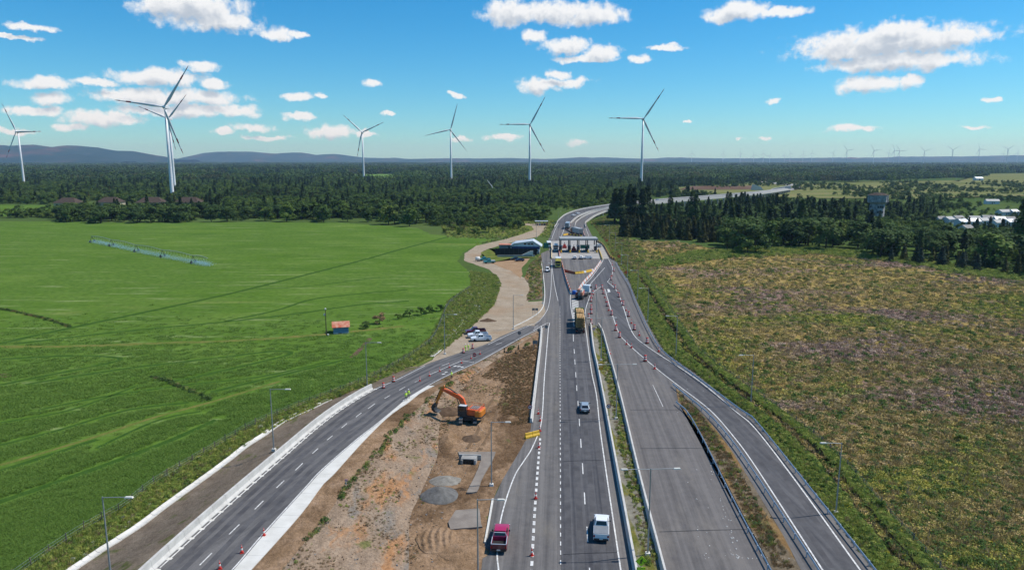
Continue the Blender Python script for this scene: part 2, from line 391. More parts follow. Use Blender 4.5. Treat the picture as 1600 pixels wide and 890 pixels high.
K['rough'] = patchmat('rough grass', [((.3, .3, 1), [(.3, (.065, .11, .022)), (.5, (.12, .15, .035)), (.7, (.22, .20, .065))], None, 0, 0),
    ((.5, .5, 1), [(.35, (.10, .065, .03)), (.65, (.19, .15, .06))], (.12, .12, 1), .56, .68)], bump=1, bscale=2, bdist=.3)
K['dryverge'] = patchmat('dry verge', [((.4, .4, 1), [(.3, (.10, .078, .052)), (.7, (.21, .17, .12))], None, 0, 0),
    ((.6, .6, 1), [(.3, (.17, .10, .045)), (.7, (.26, .17, .075))], (.25, .06, 1), .45, .6), ((.6, .6, 1), [(.3, (.06, .08, .025)), (.7, (.12, .12, .04))], (.3, .1, 1), .55, .65)], bump=1, bscale=3)
K['median'] = patchmat('median gravel', [((.7, .7, 1), [(.3, (.15, .14, .115)), (.7, (.26, .245, .20))], None, 0, 0),
    ((.8, .8, 1), [(.3, (.06, .09, .022)), (.7, (.20, .17, .045))], (.55, .09, 1), .47, .58)], bump=1, bscale=4)
K['dirt'] = patchmat('dirt verge', [((.5, .5, 1), [(.3, (.13, .10, .075)), (.7, (.205, .165, .125))], None, 0, 0),
    ((.6, .6, 1), [(.35, (.07, .085, .03)), (.65, (.13, .12, .055))], (.3, .3, 1), .56, .68)], bump=.9, bscale=3)
K['track'] = patchmat('gravel track', [((.25, .25, 1), [(.3, (.26, .205, .145)), (.7, (.37, .305, .23))], None, 0, 0),
    ((.3, .3, 1), [(.3, (.26, .19, .125)), (.7, (.33, .25, .175))], (.05, .05, 1), .5, .65)], bump=.6, bscale=2)
K['lot'] = patchmat('tan earth', [((.2, .2, 1), [(.3, (.26, .165, .095)), (.7, (.35, .24, .15))], None, 0, 0)], bump=.6, bscale=2)
K['pit'] = patchmat('dug earth', [((.35, .35, 1), [(.3, (.20, .125, .07)), (.5, (.27, .175, .105)), (.7, (.34, .23, .15))], None, 0, 0),
    ((.5, .5, 1), [(.3, (.105, .064, .036)), (.7, (.175, .112, .066))], (.10, .06, 1), .45, .58),
    ((.8, .8, 1), [(.35, (.085, .10, .03)), (.65, (.16, .14, .06))], (.16, .16, 1), .63, .72)], bump=1, bscale=2.2, bdist=.3, speck=.38, ssc=1.7)
K['slope'] = patchmat('cut slope', [((.45, .2, 1), [(.3, (.215, .155, .108)), (.5, (.28, .205, .145)), (.7, (.34, .255, .185))], None, 0, 0),
    ((.5, .5, 1), [(.3, (.33, .165, .075)), (.7, (.38, .215, .115))], (.08, .08, 1), .50, .64),
    ((.9, .9, 1), [(.3, (.18, .155, .13)), (.7, (.25, .215, .18))], (.12, .10, 1), .52, .66),
    ((1.2, 1.2, 1), [(.3, (.11, .12, .04)), (.7, (.18, .165, .07))], (.30, .30, 1), .60, .70)], bump=1, bscale=3.0, bdist=.25, speck=.42, ssc=2.2)
K['asph_old'] = asphalt('old asphalt', (.082, .076, .074), (.165, .153, .144), (.20, .175, .14))
K['asph_new'] = asphalt('new asphalt', (.046, .045, .050), (.115, .111, .113))
K['asph_ramp'] = asphalt('ramp asphalt', (.078, .074, .074), (.145, .137, .132), None, 20, .9, .05)
K['asph_rr'] = asphalt('right ramp asphalt', (.052, .051, .055), (.112, .108, .110), None, -6, .9, .04)
K['asph_closed'] = asphalt('closed asphalt', (.090, .082, .079), (.155, .142, .134), (.20, .178, .155))
K['f_light'] = patchmat('far meadow', [((.006, .006, 1), [(.3, (.10, .20, .04)), (.7, (.16, .25, .07))], None, 0, 0)])
K['f_olive'] = patchmat('far pasture', [((.012, .03, 1), [(.3, (.085, .115, .035)), (.5, (.15, .165, .06)), (.7, (.24, .20, .10))], None, 0, 0)])
K['f_brown'] = patchmat('far bare field', [((.02, .02, 1), [(.3, (.10, .06, .045)), (.7, (.16, .11, .08))], None, 0, 0)])
K['hill'] = patchmat('hill', [((.0022, .0014, .008), [(.36, (.012, .032, .034)), (.52, (.022, .042, .040)), (.60, (.06, .048, .048)), (.70, (.16, .075, .07))], None, 0, 0)], bump=0)  # blue-green in the dark stops puts distance haze into the colour
# leaves
K['l_pine'] = leafmat('pine needles', (.028, .052, .020), (.046, .078, .025), (.068, .10, .033), trans=.18)
K['l_dark'] = leafmat('dark leaves', (.038, .074, .021), (.066, .115, .028), (.10, .15, .038), trans=.25)
K['l_mid'] = leafmat('mid leaves', (.055, .105, .022), (.09, .15, .03), (.13, .19, .04))
K['l_light'] = leafmat('light leaves', (.085, .14, .024), (.125, .19, .034), (.175, .215, .045))
K['l_olive'] = leafmat('olive leaves', (.06, .072, .024), (.09, .10, .03), (.125, .125, .04))
K['l_blue'] = leafmat('blue-grey leaves', (.035, .060, .040), (.06, .09, .06), (.09, .12, .085))
K['l_yellow'] = leafmat('yellow flowers', (.25, .22, .015), (.36, .32, .02), (.42, .40, .05))
K['l_straw'] = leafmat('straw', (.20, .145, .075), (.31, .24, .13), (.42, .34, .20))
K['l_white'] = leafmat('white flowers', (.10, .14, .05), (.35, .36, .28), (.6, .6, .52))
K['l_brown'] = leafmat('brown brush', (.16, .10, .05), (.25, .165, .08), (.33, .23, .11))
# ================================================================ the setting
def struct(name, me_or_mb, m=None, sm=False):
    o = me_or_mb.build(name, m, None, sm) if isinstance(me_or_mb, MB) else link(name, me_or_mb)
    return tag(o, kind='structure')
def wobble(pts, amp, step, seed=0.0):
    out = []
    loop = pts + [pts[0]]
    for a, b in zip(loop, loop[1:]):
        n = max(1, int((b - a).length / step))
        for i in range(n):
            p = a.lerp(b, i / n); d = (b - a).normalized(); nrm = Vector((-d.y, d.x, 0))
            out.append(p + nrm * amp * (mnoise.noise(Vector((p.x * .13 + seed, p.y * .13, 0))) * 1.3 + .6 * mnoise.noise(Vector((p.x * .6, p.y * .6 + seed, 3)))))
    return out
def area(name, pts, z, m, amp=0.0, step=2.0, seed=0.0):
    pts = [Vector((p.x, p.y, 0)) for p in pts]
    if amp: pts = wobble(pts, amp, step, seed)
    bm = bmesh.new(); vs = [bm.verts.new((p.x, p.y, z)) for p in pts]; f = bm.faces.new(vs)
    if f.normal.z < 0: f.normal_flip()
    bmesh.ops.triangulate(bm, faces=[f], ngon_method='EAR_CLIP')
    bmesh.ops.recalc_face_normals(bm, faces=bm.faces)
    for f in bm.faces:
        if f.normal.z < 0: f.normal_flip()
    me = bpy.data.meshes.new(name); bm.to_mesh(me); bm.free(); me.materials.append(m)
    return struct(name, me)
def px(*uv): return [P(u, v) for u, v in uv]
# ground sheet to the horizon
S = 42000; mb = MB(); mb.quad((-S, -6000, 0), (S, -6000, 0), (S, S, 0), (-S, S, 0)); struct('ground', mb, K['ground'])
# far fields
area('far_meadow', px((330, 277.5), (620, 277), (640, 272.5), (330, 273)), .3, K['f_light'], 20, 60, 1)
area('far_meadow', px((560, 281), (700, 280), (735, 277), (560, 278)), .3, K['f_light'], 8, 40, 2)
area('far_pasture', px((1055, 302), (1240, 310), (1420, 310), (1700, 304), (1700, 280), (1480, 282), (1330, 285), (1180, 286), (1060, 293)), .2, K['f_olive'], 14, 40, 3)
area('far_pasture', px((1480, 287), (1680, 290), (1680, 270), (1540, 272)), .4, K['f_olive'], 10, 40, 8)
area('far_road', px((1200, 301), (1236, 296), (1240, 291), (1185, 284.5), (1146, 277), (1150, 276.5), (1195, 283.5), (1250, 289), (1252, 295), (1225, 300)), .6, K['conc_grey'], 1, 10, 33)
area('bare_field', px((1060, 297), (1185, 296), (1180, 290.5), (1080, 291)), .5, K['f_brown'], 5, 30, 4)
area('bare_field', px((200, 263), (520, 263), (520, 260.5), (180, 260.5)), .5, K['f_brown'], 30, 100, 5)
area('meadow', px((-160, 346), (100, 334), (105, 321), (20, 320), (-160, 320)), .1, K['crop'], 3, 10, 6)
# crop field
field_px = [(-420, 344), (100, 346), (180, 348), (400, 347), (536, 348), (652, 356), (673, 366), (730, 371), (772, 374), (744, 384), (724, 394), (715, 408), (733, 424), (737, 446), (700, 472), (690, 498), (672, 530),
            (600, 577), (560, 600), (470, 634), (399, 664), (328, 702), (266, 738), (195, 790), (129, 828), (52, 880), (-40, 940), (-700, 940)]
field_poly = wobble([Vector((p.x, p.y, 0)) for p in px(*field_px)], .8, 2.5, 7)
area('crop_field', field_poly, .03, K['crop'])
moor_px = [(985, 376), (1060, 378), (1130, 392), (1250, 392), (1350, 402), (1430, 414), (1500, 424), (1600, 438), (1900, 470), (1900, 960), (1480, 960), (1421, 890), (1376, 836), (1330, 780), (1294, 734), (1255, 694), (1200, 649), (1130, 595), (1075, 553), (1055, 521), (1038, 497), (1020, 467), (998, 435), (975, 400)]
moor_poly = wobble([Vector((p.x, p.y, 0)) for p in px(*moor_px)], .8, 3, 9)
area('moorland', moor_poly, .03, K['moor'])
area('meadow_edge', px((1090, 392), (1250, 386), (1330, 392), (1480, 412), (1620, 434), (1640, 446), (1500, 428), (1400, 410), (1280, 398), (1150, 402), (1010, 420), (1010, 412)), .045, K['rough'], 2, 4, 11)
# rough grass between the roads and the fields
area('rough_verge', px((1015, 395), (1050, 440), (1085, 500), (1120, 553), (1200, 620), (1300, 700), (1376, 790), (1480, 930), (1380, 930), (1268, 760), (1166, 642), (1087, 585), (1035, 545), (1013, 512), (993, 470), (982, 440), (968, 420), (960, 405), (948, 380), (930, 356), (965, 356)), .04, K['rough'], .8, 3, 12)
area('rough_verge', px((-60, 960), (52, 878), (129, 824), (195, 786), (266, 734), (328, 699), (399, 660), (470, 630), (560, 596), (640, 552), (672, 528), (690, 496), (700, 470), (737, 446), (735, 424), (775, 430), (782, 446), (772, 476), (748, 500), (700, 545), (640, 580), (575, 606), (515, 630), (470, 660), (400, 692), (310, 758), (207, 832), (100, 905), (40, 960)), .035, K['rough'], .6, 2, 13)
area('rough_verge', px((700, 372), (860, 368), (868, 345), (760, 345), (690, 352)), .025, K['rough'], 2, 6, 14)
area('rough_verge', px((822, 470), (828, 452), (820, 432), (828, 412), (846, 398), (849, 400), (848, 468)), .07, K['dryverge'], .7, 2, 15)
area('rough_verge', px((758, 404), (770, 410), (800, 403), (838, 402), (838, 396), (775, 396), (764, 388), (752, 394)), .07, K['rough'], .7, 2, 16)
# unsurfaced track, yard and car park
area('gravel_yard', px((585, 611), (620, 592), (650, 574), (676, 562), (693, 547), (720, 516), (745, 489), (760, 478), (772, 472), (806, 473), (850, 470), (862, 468), (857, 492), (835, 510), (780, 534), (718, 560), (664, 582), (610, 612)), .06, K['track'], .4, 2, 17)
area('hard_shoulder', px((845, 396), (857, 391), (864, 406), (863, 448), (859, 473), (852, 486), (849, 470), (851, 440), (847, 410)), .077, K['asph_old'])
area('dirt_track', px((772, 474), (782, 444), (780, 436), (764, 421), (725, 407), (726, 396), (744, 384), (784, 375), (816, 366), (834, 359), (831, 353), (812, 351), (828, 348), (857, 350), (853, 358), (840, 370), (790, 381), (760, 390), (749, 402), (769, 411), (800, 424), (820, 434), (828, 449), (824, 474)), .055, K['track'], .5, 2, 18)
area('earth_lot', px((766, 411), (785, 404), (828, 404), (816, 418), (816, 428), (814, 436), (800, 424)), .065, K['lot'], .4, 2, 19)
# field tracks: crushed dark lines and tan strips
def strip(name, pix, w, z, m, amp=.25):
    pts = path(pix, z, 8); pts = resample(pts, max(2.0, w)); mb = MB(); vs = []
    for i, p in enumerate(pts):
        d = (pts[min(i + 1, len(pts) - 1)] - pts[max(i - 1, 0)]).normalized(); n = Vector((-d.y, d.x, 0))
        k = 1 + amp * mnoise.noise(p * .3)
        vs += [p + n * w * .5 * k, p - n * w * .5 * k]
    mb.add(vs, [(2 * i, 2 * i + 1, 2 * i + 3, 2 * i + 2) for i in range(len(pts) - 1)])
    return struct(name, mb, m)
K['crushed'] = patchmat('crushed crop', [((.5, .5, 1), [(.3, (.030, .075, .014)), (.7, (.050, .100, .019))], None, 0, 0)])
K['tanstrip'] = patchmat('dry strip', [((.4, .4, 1), [(.3, (.09, .13, .028)), (.5, (.13, .15, .036)), (.7, (.20, .16, .06))], None, 0, 0)], bump=.8)
TRACKS = (([(-60, 548), (10, 534), (115, 511), (294, 473), (395, 450), (560, 408), (624, 390), (700, 370)], 1.6),
               ([(21, 537), (196, 517), (336, 504), (462, 490), (560, 476), (640, 470)], 1.2), ([(350, 502), (430, 485), (490, 467), (560, 459), (640, 452)], 1.1),
               ([(400, 451), (480, 447), (600, 432)], .8), ([(-20, 562), (90, 556), (150, 556), (190, 560), (165, 568), (80, 585), (-20, 605)], 1.0),
               ([(40, 600), (200, 575), (330, 560), (430, 548), (455, 552), (420, 562), (300, 590), (260, 596)], 1.0), ([(330, 612), (430, 588), (545, 560)], .9),
               ([(-20, 790), (120, 742), (260, 690), (350, 650)], 1.0), ([(0, 735), (60, 716), (158, 684)], .9), ([(150, 700), (250, 655), (330, 640)], .6), ([(0, 660), (110, 640), (220, 600)], .6), ([(60, 640), (170, 618), (300, 600), (395, 590), (470, 575), (520, 562)], .7), ([(-20, 700), (90, 672), (200, 640), (300, 628)], .7))
for pix, w in TRACKS:
    strip('field_track', pix, w * 1.25, .042, K['crushed'])
STRIPS = (([(-40, 541), (105, 541), (245, 536), (367, 532), (470, 525), (530, 520), (640, 508)], 2.2), ([(0, 726), (60, 709), (155, 680), (240, 652), (332, 627), (448, 592)], .9))
for pix, w in STRIPS:
    strip('dry_strip', pix, w, .048, K['tanstrip'], .6)
strip('bare_strip', [(578, 528), (566, 542), (548, 560)], 1.2, .05, K['f_brown'], .6)
strip('bare_strip', [(-10, 588), (18, 585), (42, 583)], 3.2, .05, K['f_brown'], .6)
# ---------------------------------------------------------------- carriageways
hw_left = [(745, 960), (752, 890), (757, 852), (771, 780), (785, 750), (800, 725), (815, 700), (829, 672), (836, 599), (845, 516), (835, 508), (850, 492), (858, 473), (862, 448), (863, 406), (858, 392), (857, 374), (864, 358), (878, 341)]
hw_right = [(916, 341), (917, 352), (925, 368), (934, 377), (944, 383), (951, 394), (956, 402), (963, 406), (970, 420), (984, 440), (995, 470), (1015, 512), (1037, 544), (1089, 584), (1168, 641), (1270, 757), (1374, 889), (1420, 960)]
highway = area('highway', px(*hw_left, *hw_right), .08, K['asph_old'])
LNW = [(877, 960), (877, 890), (877, 700), (876, 560), (875, 500), (872, 470), (867, 440), (864, 406)]
def overlay(name, left, right, z, m):
    return area(name, path(left, 0, 5) + path(right, 0, 5), z, m)
hw_r = [(914, 406), (925, 440), (921, 464), (914, 490), (917, 526), (925, 578), (933, 617), (940, 680), (971, 890), (984, 960)]
overlay('highway_lanes', [(877, 960), (877, 890), (876, 700), (876, 600), (876, 500), (871, 462), (865, 430), (862, 404)], [(877, 404), (886, 440), (893, 470), (914, 492), (917, 526), (925, 578), (933, 617), (940, 680), (971, 890), (984, 960)], .10, K['asph_new'])
overlay('closed_carriageway', [(1048, 960), (1034, 890), (981, 680), (962, 600), (949, 548), (936, 508), (934, 470), (938, 452)], [(944, 452), (966, 511), (980, 534), (1024, 573), (1056, 600), (1100, 680), (1212, 895), (1250, 960)], .106, K['asph_closed'])
overlay('right_ramp', [(1330, 960), (1284, 893), (1181, 731), (1144, 680), (1108, 640), (1056, 600), (1022, 573), (978, 534), (963, 511), (945, 451)], [(963, 454), (974, 480), (989, 519), (1014, 542), (1088, 590), (1148, 640), (1182, 670), (1247, 753), (1346, 888), (1395, 960)], .115, K['asph_rr'])
area('slip_lane', px((905, 484), (903, 462), (912, 442), (930, 420), (940, 404), (951, 404), (953, 408), (957, 420), (952, 435), (949.5, 440), (963, 454), (945, 451), (934, 448), (925, 459), (918, 475), (914.5, 488)), .122, K['asph_new'])
area('toll_apron', px((862, 404), (941, 404.5), (952, 404.5), (946, 390), (936, 376), (878, 376), (860, 377)), .126, K['apron'])
area('median', px((1050, 960), (1035, 890), (981, 680), (962, 600), (949, 548), (936, 508), (925, 508), (929, 543), (936, 578), (948, 640), (967, 740), (994, 890), (1008, 960)), .135, K['median'], .05, 2, 20)
area('dry_verge', px((1285, 960), (1250, 890), (1216, 825), (1143, 705), (1105, 655), (1080, 628), (1056, 606), (1060, 630), (1098, 684), (1206, 890), (1240, 960)), .135, K['dryverge'], .12, 1.5, 21)
area('gore_hatching', px((906, 472), (893, 466), (894, 490), (897, 505)), .118, K['conc_grey'])
# ---------------------------------------------------------------- painted markings
def line_part(name, pts, w, parent, dz=.0, m=None):
    mb = MB(); vs = []
    for i, p in enumerate(pts):
        d = (pts[min(i + 1, len(pts) - 1)] - pts[max(i - 1, 0)]).normalized(); n = Vector((-d.y, d.x, 0)).normalized()
        vs += [p + n * w * .5 + Vector((0, 0, dz)), p - n * w * .5 + Vector((0, 0, dz))]
    mb.add(vs, [(2 * i, 2 * i + 1, 2 * i + 3, 2 * i + 2) for i in range(len(pts) - 1)])
    return mb.build(name, m or K['paint'], parent)
Z_M = .142
def dashes(pix, dash, gap, w, parent, f=None, z=Z_M, name='lane_dash'):
    pts = resample(path(pix, z, 8, f), .1); per = dash + gap; k = int(per / .1); d = max(2, int(dash / .1))
    for i in range(0, len(pts) - d, k): line_part(name, [pts[i], pts[i + d]], w, parent)
edge = lambda pix, w=.16, parent=highway, z=Z_M, f=None, nm='edge_line': line_part(nm, path(pix, z, 6, f), w, parent)
edge([(857, 512), (853, 560), (850, 599), (848, 638), (844, 668), (831, 700), (819, 719), (805, 741), (791, 779), (781, 819), (777, 864), (779, 890), (781, 930)], .18)
edge([(940, 447), (925, 458), (919, 470), (914.5, 486), (914, 500), (917, 526), (924, 578), (932, 617), (939, 680), (970, 890), (981, 950)], .18)
edge([(892, 459), (891, 466), (892, 480), (896, 502), (897, 510)], .18)
edge([(872, 470), (867, 448), (863, 420), (862, 406)], .15); edge([(890, 459), (885, 446), (879, 424), (875, 406)], .15)
edge([(829, 507), (840, 503), (850, 492), (857, 478), (861, 450), (862, 410)], .14)
edge([(833, 516), (857, 504), (857, 512)], .18)
edge([(862, 374), (867, 360), (872, 351), (880, 341)], .2); edge([(876, 371), (880, 362), (884, 351), (892, 341)], .2); edge([(920, 369), (916, 358), (913, 347)], .2)
edge([(949, 440), (956, 430), (957, 418), (951, 405)], .18); edge([(902, 461), (913, 445), (926, 431), (941, 409), (942, 404)], .2)
edge([(945, 451), (963.6, 511.5), (978.5, 534), (1023, 573), (1058, 600.5), (1108, 639), (1145, 680), (1181, 729), (1283, 886), (1330, 955)], .2)
edge([(949, 440), (964, 454.6), (974, 480), (988, 519), (1013, 542), (1087, 590.6), (1147, 640), (1180, 669), (1245, 753), (1343, 888), (1390, 950)], .2)
edge([(931, 448), (941, 448)], .15)
dashes([(844, 684), (837, 776), (831, 880), (829, 930)], 1.0, .9, .34, highway, name='broad_dash')
dashes([(875, 478), (875, 560), (875.5, 700), (876, 900), (876, 950)], .9, 1.1, .13, highway, name='dotted_dash')
for (u0, v0, u1, v1) in [(895.6, 522, 896, 533), (897, 545, 897.6, 552), (898, 561, 898.6, 569), (899.4, 581, 899.9, 589), (901, 601.6, 901.3, 610), (903, 626, 903.4, 636), (905, 654, 905.6, 665), (907.3, 685, 908, 699), (910, 723, 911, 740), (913, 768.5, 914, 787), (917, 822, 918.4, 846), (921, 886, 922, 905)]:
    line_part('lane_dash', [P(u0, v0, Z_M), P(u1, v1, Z_M)], .15, highway)
for k in range(9):                      # chevrons of the gore
    v = 468 + k * 4; a = 893 + (v - 466) * .11; b = 905.5 - (v - 466) * .2
    if b - a > 1.5: line_part('chevron', [P(a, v + 2, Z_M), P(b, v - 1.5, Z_M)], .35, highway)
line_part('arrow_mark', [P(950, 451.5, Z_M), P(951, 453, Z_M), P(952, 456, Z_M)], .8, highway)
line_part('faded_line', [P(1020, 601, .138), P(1036, 635, .138)], .1, highway); line_part('faded_line', [P(905, 463, .138), P(935, 429, .138), P(945, 418, .138)], .18, highway)
K['studp'] = K['paint']
studs = MB()                             # scattered lumps of spilt concrete on the closed carriageway
for _ in range(170):
    t = random.random(); y = 74 + t * t * 90
    x = y * .155 + 10 + random.choice((random.uniform(0, 11), random.gauss(4.5, .25), random.gauss(7.5, .25)))
    r = random.uniform(.03, .09); studs.box((x, y, .105 + r * .3), (r * 2, r * 2.5, r), random.random() * 3, .6)
tag(studs.build('spilt_concrete', K['concrete'], None), 'small pale lumps of spilt concrete on the closed carriageway', 'debris', kind='stuff')
K['joint_shadow'] = mat('tar joint', (.035, .034, .036), .7)
for uv in ([(876, 656), (905, 655), (939, 654)], [(878, 546), (918, 546)], [(934, 440), (985, 440)], [(985, 469), (940, 469)]): line_part('joint_shadow_line', [P(u, v, .139) for u, v in uv], .12, highway, m=K['joint_shadow'])  # first line paints the median lamp's cast shadow across the lanes
# ---------------------------------------------------------------- left ramp on its low embankment
RL = path([(160, 975), (246, 890), (367, 780), (446, 711), (498, 666), (537, 637), (580, 611), (622, 592), (664, 571), (718, 552), (763, 537), (784, 526), (807, 516), (832, 505), (849, 492)], 0, 5, PR)
RR = path([(290, 960), (362, 890), (410, 834.5), (477, 761), (503, 733), (557, 686), (592, 659), (634, 623), (689, 591), (742, 567), (770, 552), (822, 523), (851, 511)], 0, 5, PR)
RA = path([(320, 965), (393, 889), (470, 803), (505, 756), (522, 740), (568, 689), (609, 649), (639, 628), (661, 611), (698, 594)], 0, 5, PR)
TOE = path([(640, 960), (640, 890), (641, 812), (654, 779), (673, 737), (684, 712), (689, 660), (712, 622), (745, 585), (785, 556), (838, 521)], .06, 5)
PITR = path(hw_left[:10], .06, 5)
DL = path([(40, 935), (107, 890), (160, 855), (207, 825), (265, 782), (310, 750), (352, 719), (379, 698), (406, 681), (438, 659), (483, 638), (515, 623), (575, 596), (640, 565)], .06, 5)
YB0 = 52.0
def loft_y(name, fa, fb, y0, y1, dy, nx, m, bump=0.0, bs=.5, zfun=None, st=True, sm=True):
    """sheet between two edges x = fa(y), fb(y) -> ((x, z)); nx columns; the surface is roughened away from its edges"""
    ys = np.arange(y0, y1, dy); vs = []; n = len(ys)
    for y in ys:
        (xa, za), (xb, zb) = fa(y), fb(y)
        for i in range(nx + 1):
            t = i / nx; x = xa + (xb - xa) * t; z = za + (zb - za) * (zfun(t) if zfun else t)
            if bump: z += bump * min(1, 4 * t * (1 - t) * 1.6) * (mnoise.fractal(Vector((x * bs, y * bs, 0)), 1, 2, 4) * .8 + .25)
            vs.append((x, y, z))
    fs = [(j * (nx + 1) + i, j * (nx + 1) + i + 1, (j + 1) * (nx + 1) + i + 1, (j + 1) * (nx + 1) + i) for j in range(n - 1) for i in range(nx)]
    mb = MB(); mb.add(vs, fs); return struct(name, mb, m, sm)
shoulder = lambda y: min(3.2, max(0.2, (150 - y) * .08 + .8))
apron_x = lambda y: xat(RA, y) if y < RA[-1].y else xat(RR, y) + .35
ramp = loft_y('left_ramp', lambda y: (xat(RL, y) - .5, zramp(y)), lambda y: (xat(RR, y) + .35, zramp(y)), YB0, 189.5, 1.0, 6, K['asph_ramp'])
loft_y('dirt_verge', lambda y: (xat(DL, y) + .9, .07), lambda y: (xat(RL, y) - .5, zramp(y) - .03), YB0, 150, .8, 14, K['dirt'], .12, .6, smooth)
loft_y('apron_bed', lambda y: (xat(RR, y) + .3, zramp(y) - .02), lambda y: (apron_x(y) + .3, zramp(y) - .06), YB0, 186, 1, 2, K['dirt'])
loft_y('shoulder', lambda y: (apron_x(y), zramp(y) - .04), lambda y: (apron_x(y) + shoulder(y), zramp(y) - .10), YB0, 186, .8, 6, K['pit'], .05, .6)
SLT = lambda y: apron_x(y) + shoulder(y) - .05
TOEX = lambda y: max(xat(TOE, y), SLT(y) + .3)
loft_y('cut_slope', lambda y: (SLT(y), zramp(y) - .09), lambda y: (TOEX(y), .05), YB0, 186, .6, 36, K['slope'], .28, .55)
def pit_h(x, y): return .10 * (mnoise.fractal(Vector((x * .45, y * .45, 2)), 1, 2, 4)) + .05
loft_y('pit_floor', lambda y: (TOEX(y) - .1, .07), lambda y: (max(xat(PITR, y), TOEX(y) + .1), .075), YB0, 187, .5, 44, K['pit'], .17, .6)
K['rut'] = patchmat('rut', [((.6, .6, 1), [(.3, (.13, .082, .048)), (.7, (.20, .135, .085))], None, 0, 0)], bump=1, bscale=3)
for q in ([(730, 700), (745, 676), (760, 640), (790, 590), (815, 555)], [(750, 702), (764, 676), (778, 640), (806, 590), (828, 555)]):
    strip('rut', q, .5, .16, K['rut'], .8)
# ramp markings
for pix, w in (([(250, 886), (371, 777), (450, 708), (502, 663), (541, 634.5), (583, 609.5), (624, 591), (664, 571)], .16), ([(290, 960), (362, 890), (410, 834.5), (477, 761), (503, 733), (557, 686), (592, 659), (629, 628), (634, 623), (689, 591), (742, 567), (770, 552), (822, 523), (851, 511)], .16), ([(763, 538), (784, 527.5), (807, 517), (832, 506)], .14), ([(671, 585), (722, 563)], .16), ([(722, 563), (741, 566)], .16)):
    line_part('edge_line', [p for p in path(pix, 0, 6, lambda u, v: PR(u, v, .03))], w, ramp)
for d in [(312, 882, 331, 863), (358, 834, 374, 818.5), (398, 795, 411.6, 781.5), (432, 761.5, 444, 750), (461.6, 734, 473, 723), (488, 708, 497, 700), (511, 687, 519.6, 680), (533.7, 668, 542, 661), (556, 651, 564.6, 644.6), (575, 638, 586, 630), (601, 622, 609.6, 617), (624, 609, 633, 604), (648, 596.7, 655, 593.7), (690, 571, 702, 566.5), (775, 538, 784, 535), (834.5, 512, 841, 508), (262, 930, 284, 908)]:
    line_part('lane_dash', [PR(d[0], d[1], .03), PR(d[2], d[3], .03)], .14, ramp)
for u, v, s in ((717, 572, 1), (711, 571.5, .7), (722, 573, .7), (693, 584, .8), (697, 581, .6)): line_part('lettering_mark', [PR(u - 3 * s, v + .6, .03), PR(u + 3 * s, v - .6, .03)], .45, ramp)
# darker wheel paths worn into the lanes
def between(a, b, t): return [p.lerp(q, t) for p, q in zip(a, b)]
La = path([(876, 520), (876, 600), (876, 700), (877, 820), (877, 945)], .104, 6); Lb = path([(895.6, 522), (901, 602), (908.5, 700), (917, 820), (924, 945)], .104, 6); Lc = path([(917, 526), (929, 602), (943, 700), (960, 820), (978, 945)], .104, 6)
for a, b in ((La, Lb), (Lb, Lc)):
    for t in (.27, .73): line_part('wheel_path', between(a, b, t), .75, highway, 0, K['wheelpath'])
Ra = path([(963, 511), (1023, 573), (1108, 639), (1181, 729), (1283, 886)], .119, 6); Rb = path([(989, 519), (1060, 574), (1147, 640), (1240, 746), (1343, 888)], .119, 6)
for t in (.28, .72): line_part('wheel_path', between(Ra, Rb, t), .7, highway, 0, K['wheelpath'])
for t in (.17, .34, .62, .82): line_part('wheel_path', [Vector((xat(RL, y) * (1 - t) + xat(RR, y) * t, y, zramp(y) + .006)) for y in np.arange(56, 176, 2.0)], .7, ramp, 0, K['wheelpath'])
for u0, v0, u1, v1 in ((880, 720, 962, 718), (880, 592, 930, 592), (1000, 700, 1110, 700), (985, 640, 1075, 640), (1030, 830, 1175, 826), (880, 865, 965, 862)): line_part('joint_shadow_line', [P(u0, v0, .139), P((u0 + u1) / 2, (v0 + v1) / 2 - .6, .139), P(u1, v1, .139)], .09, highway, 0, K['joint_shadow'])
# concrete apron: one slab after another
def place_along(poly, step, me, name, parent, dz=0.0, jit=0.0, start=0, up=True, off=0.0):
    pts = resample(poly, step); out = []
    for i in range(start, len(pts) - 1):
        a, b = pts[i], pts[i + 1]; d = b - a; o = bpy.data.objects.new(name, me); C.objects.link(o); o.parent = parent
        n = Vector((-d.y, d.x, 0)).normalized()
        base = (a + b) / 2 + n * off
        o.location = base - parent.location + Vector((0, 0, dz + random.uniform(-jit, jit)))
        o.rotation_euler = (math.atan2(d.z, math.hypot(d.x, d.y)), random.uniform(-jit, jit), math.atan2(-d.x, d.y) + random.uniform(-jit, jit) * .5)
        out.append(o)
    return out
ap = thing('concrete_apron', 'broad white concrete apron along the right edge of the left ramp', 'pavement', (PR(393, 889)))
mid = [Vector(((xat(RR, y) + xat(RA, y)) / 2 + .15, y, zramp(y))) for y in np.arange(YB0, 136.5, 1.0)]
sl = resample(mid, 3.0)
for a, b in zip(sl, sl[1:]):
    mb = MB(); g_ = .012; vs = []
    for q in (a, b):
        yy = q.y + (g_ if q is a else -g_); vs += [(xat(RR, yy) + .22, yy), (xat(RA, yy), yy)]
    top = [(x, y, zramp(y) + .05) for x, y in vs]; bot = [(x, y, zramp(y) - .1) for x, y in vs]
    mb.add([Vector(v) - ap.location for v in (top[0], top[1], top[3], top[2], bot[0], bot[1], bot[3], bot[2])], [(0, 1, 2, 3), (4, 5, 1, 0), (5, 6, 2, 1), (6, 7, 3, 2), (7, 4, 0, 3)])
    mb.build('slab', K['conc_new'], ap)
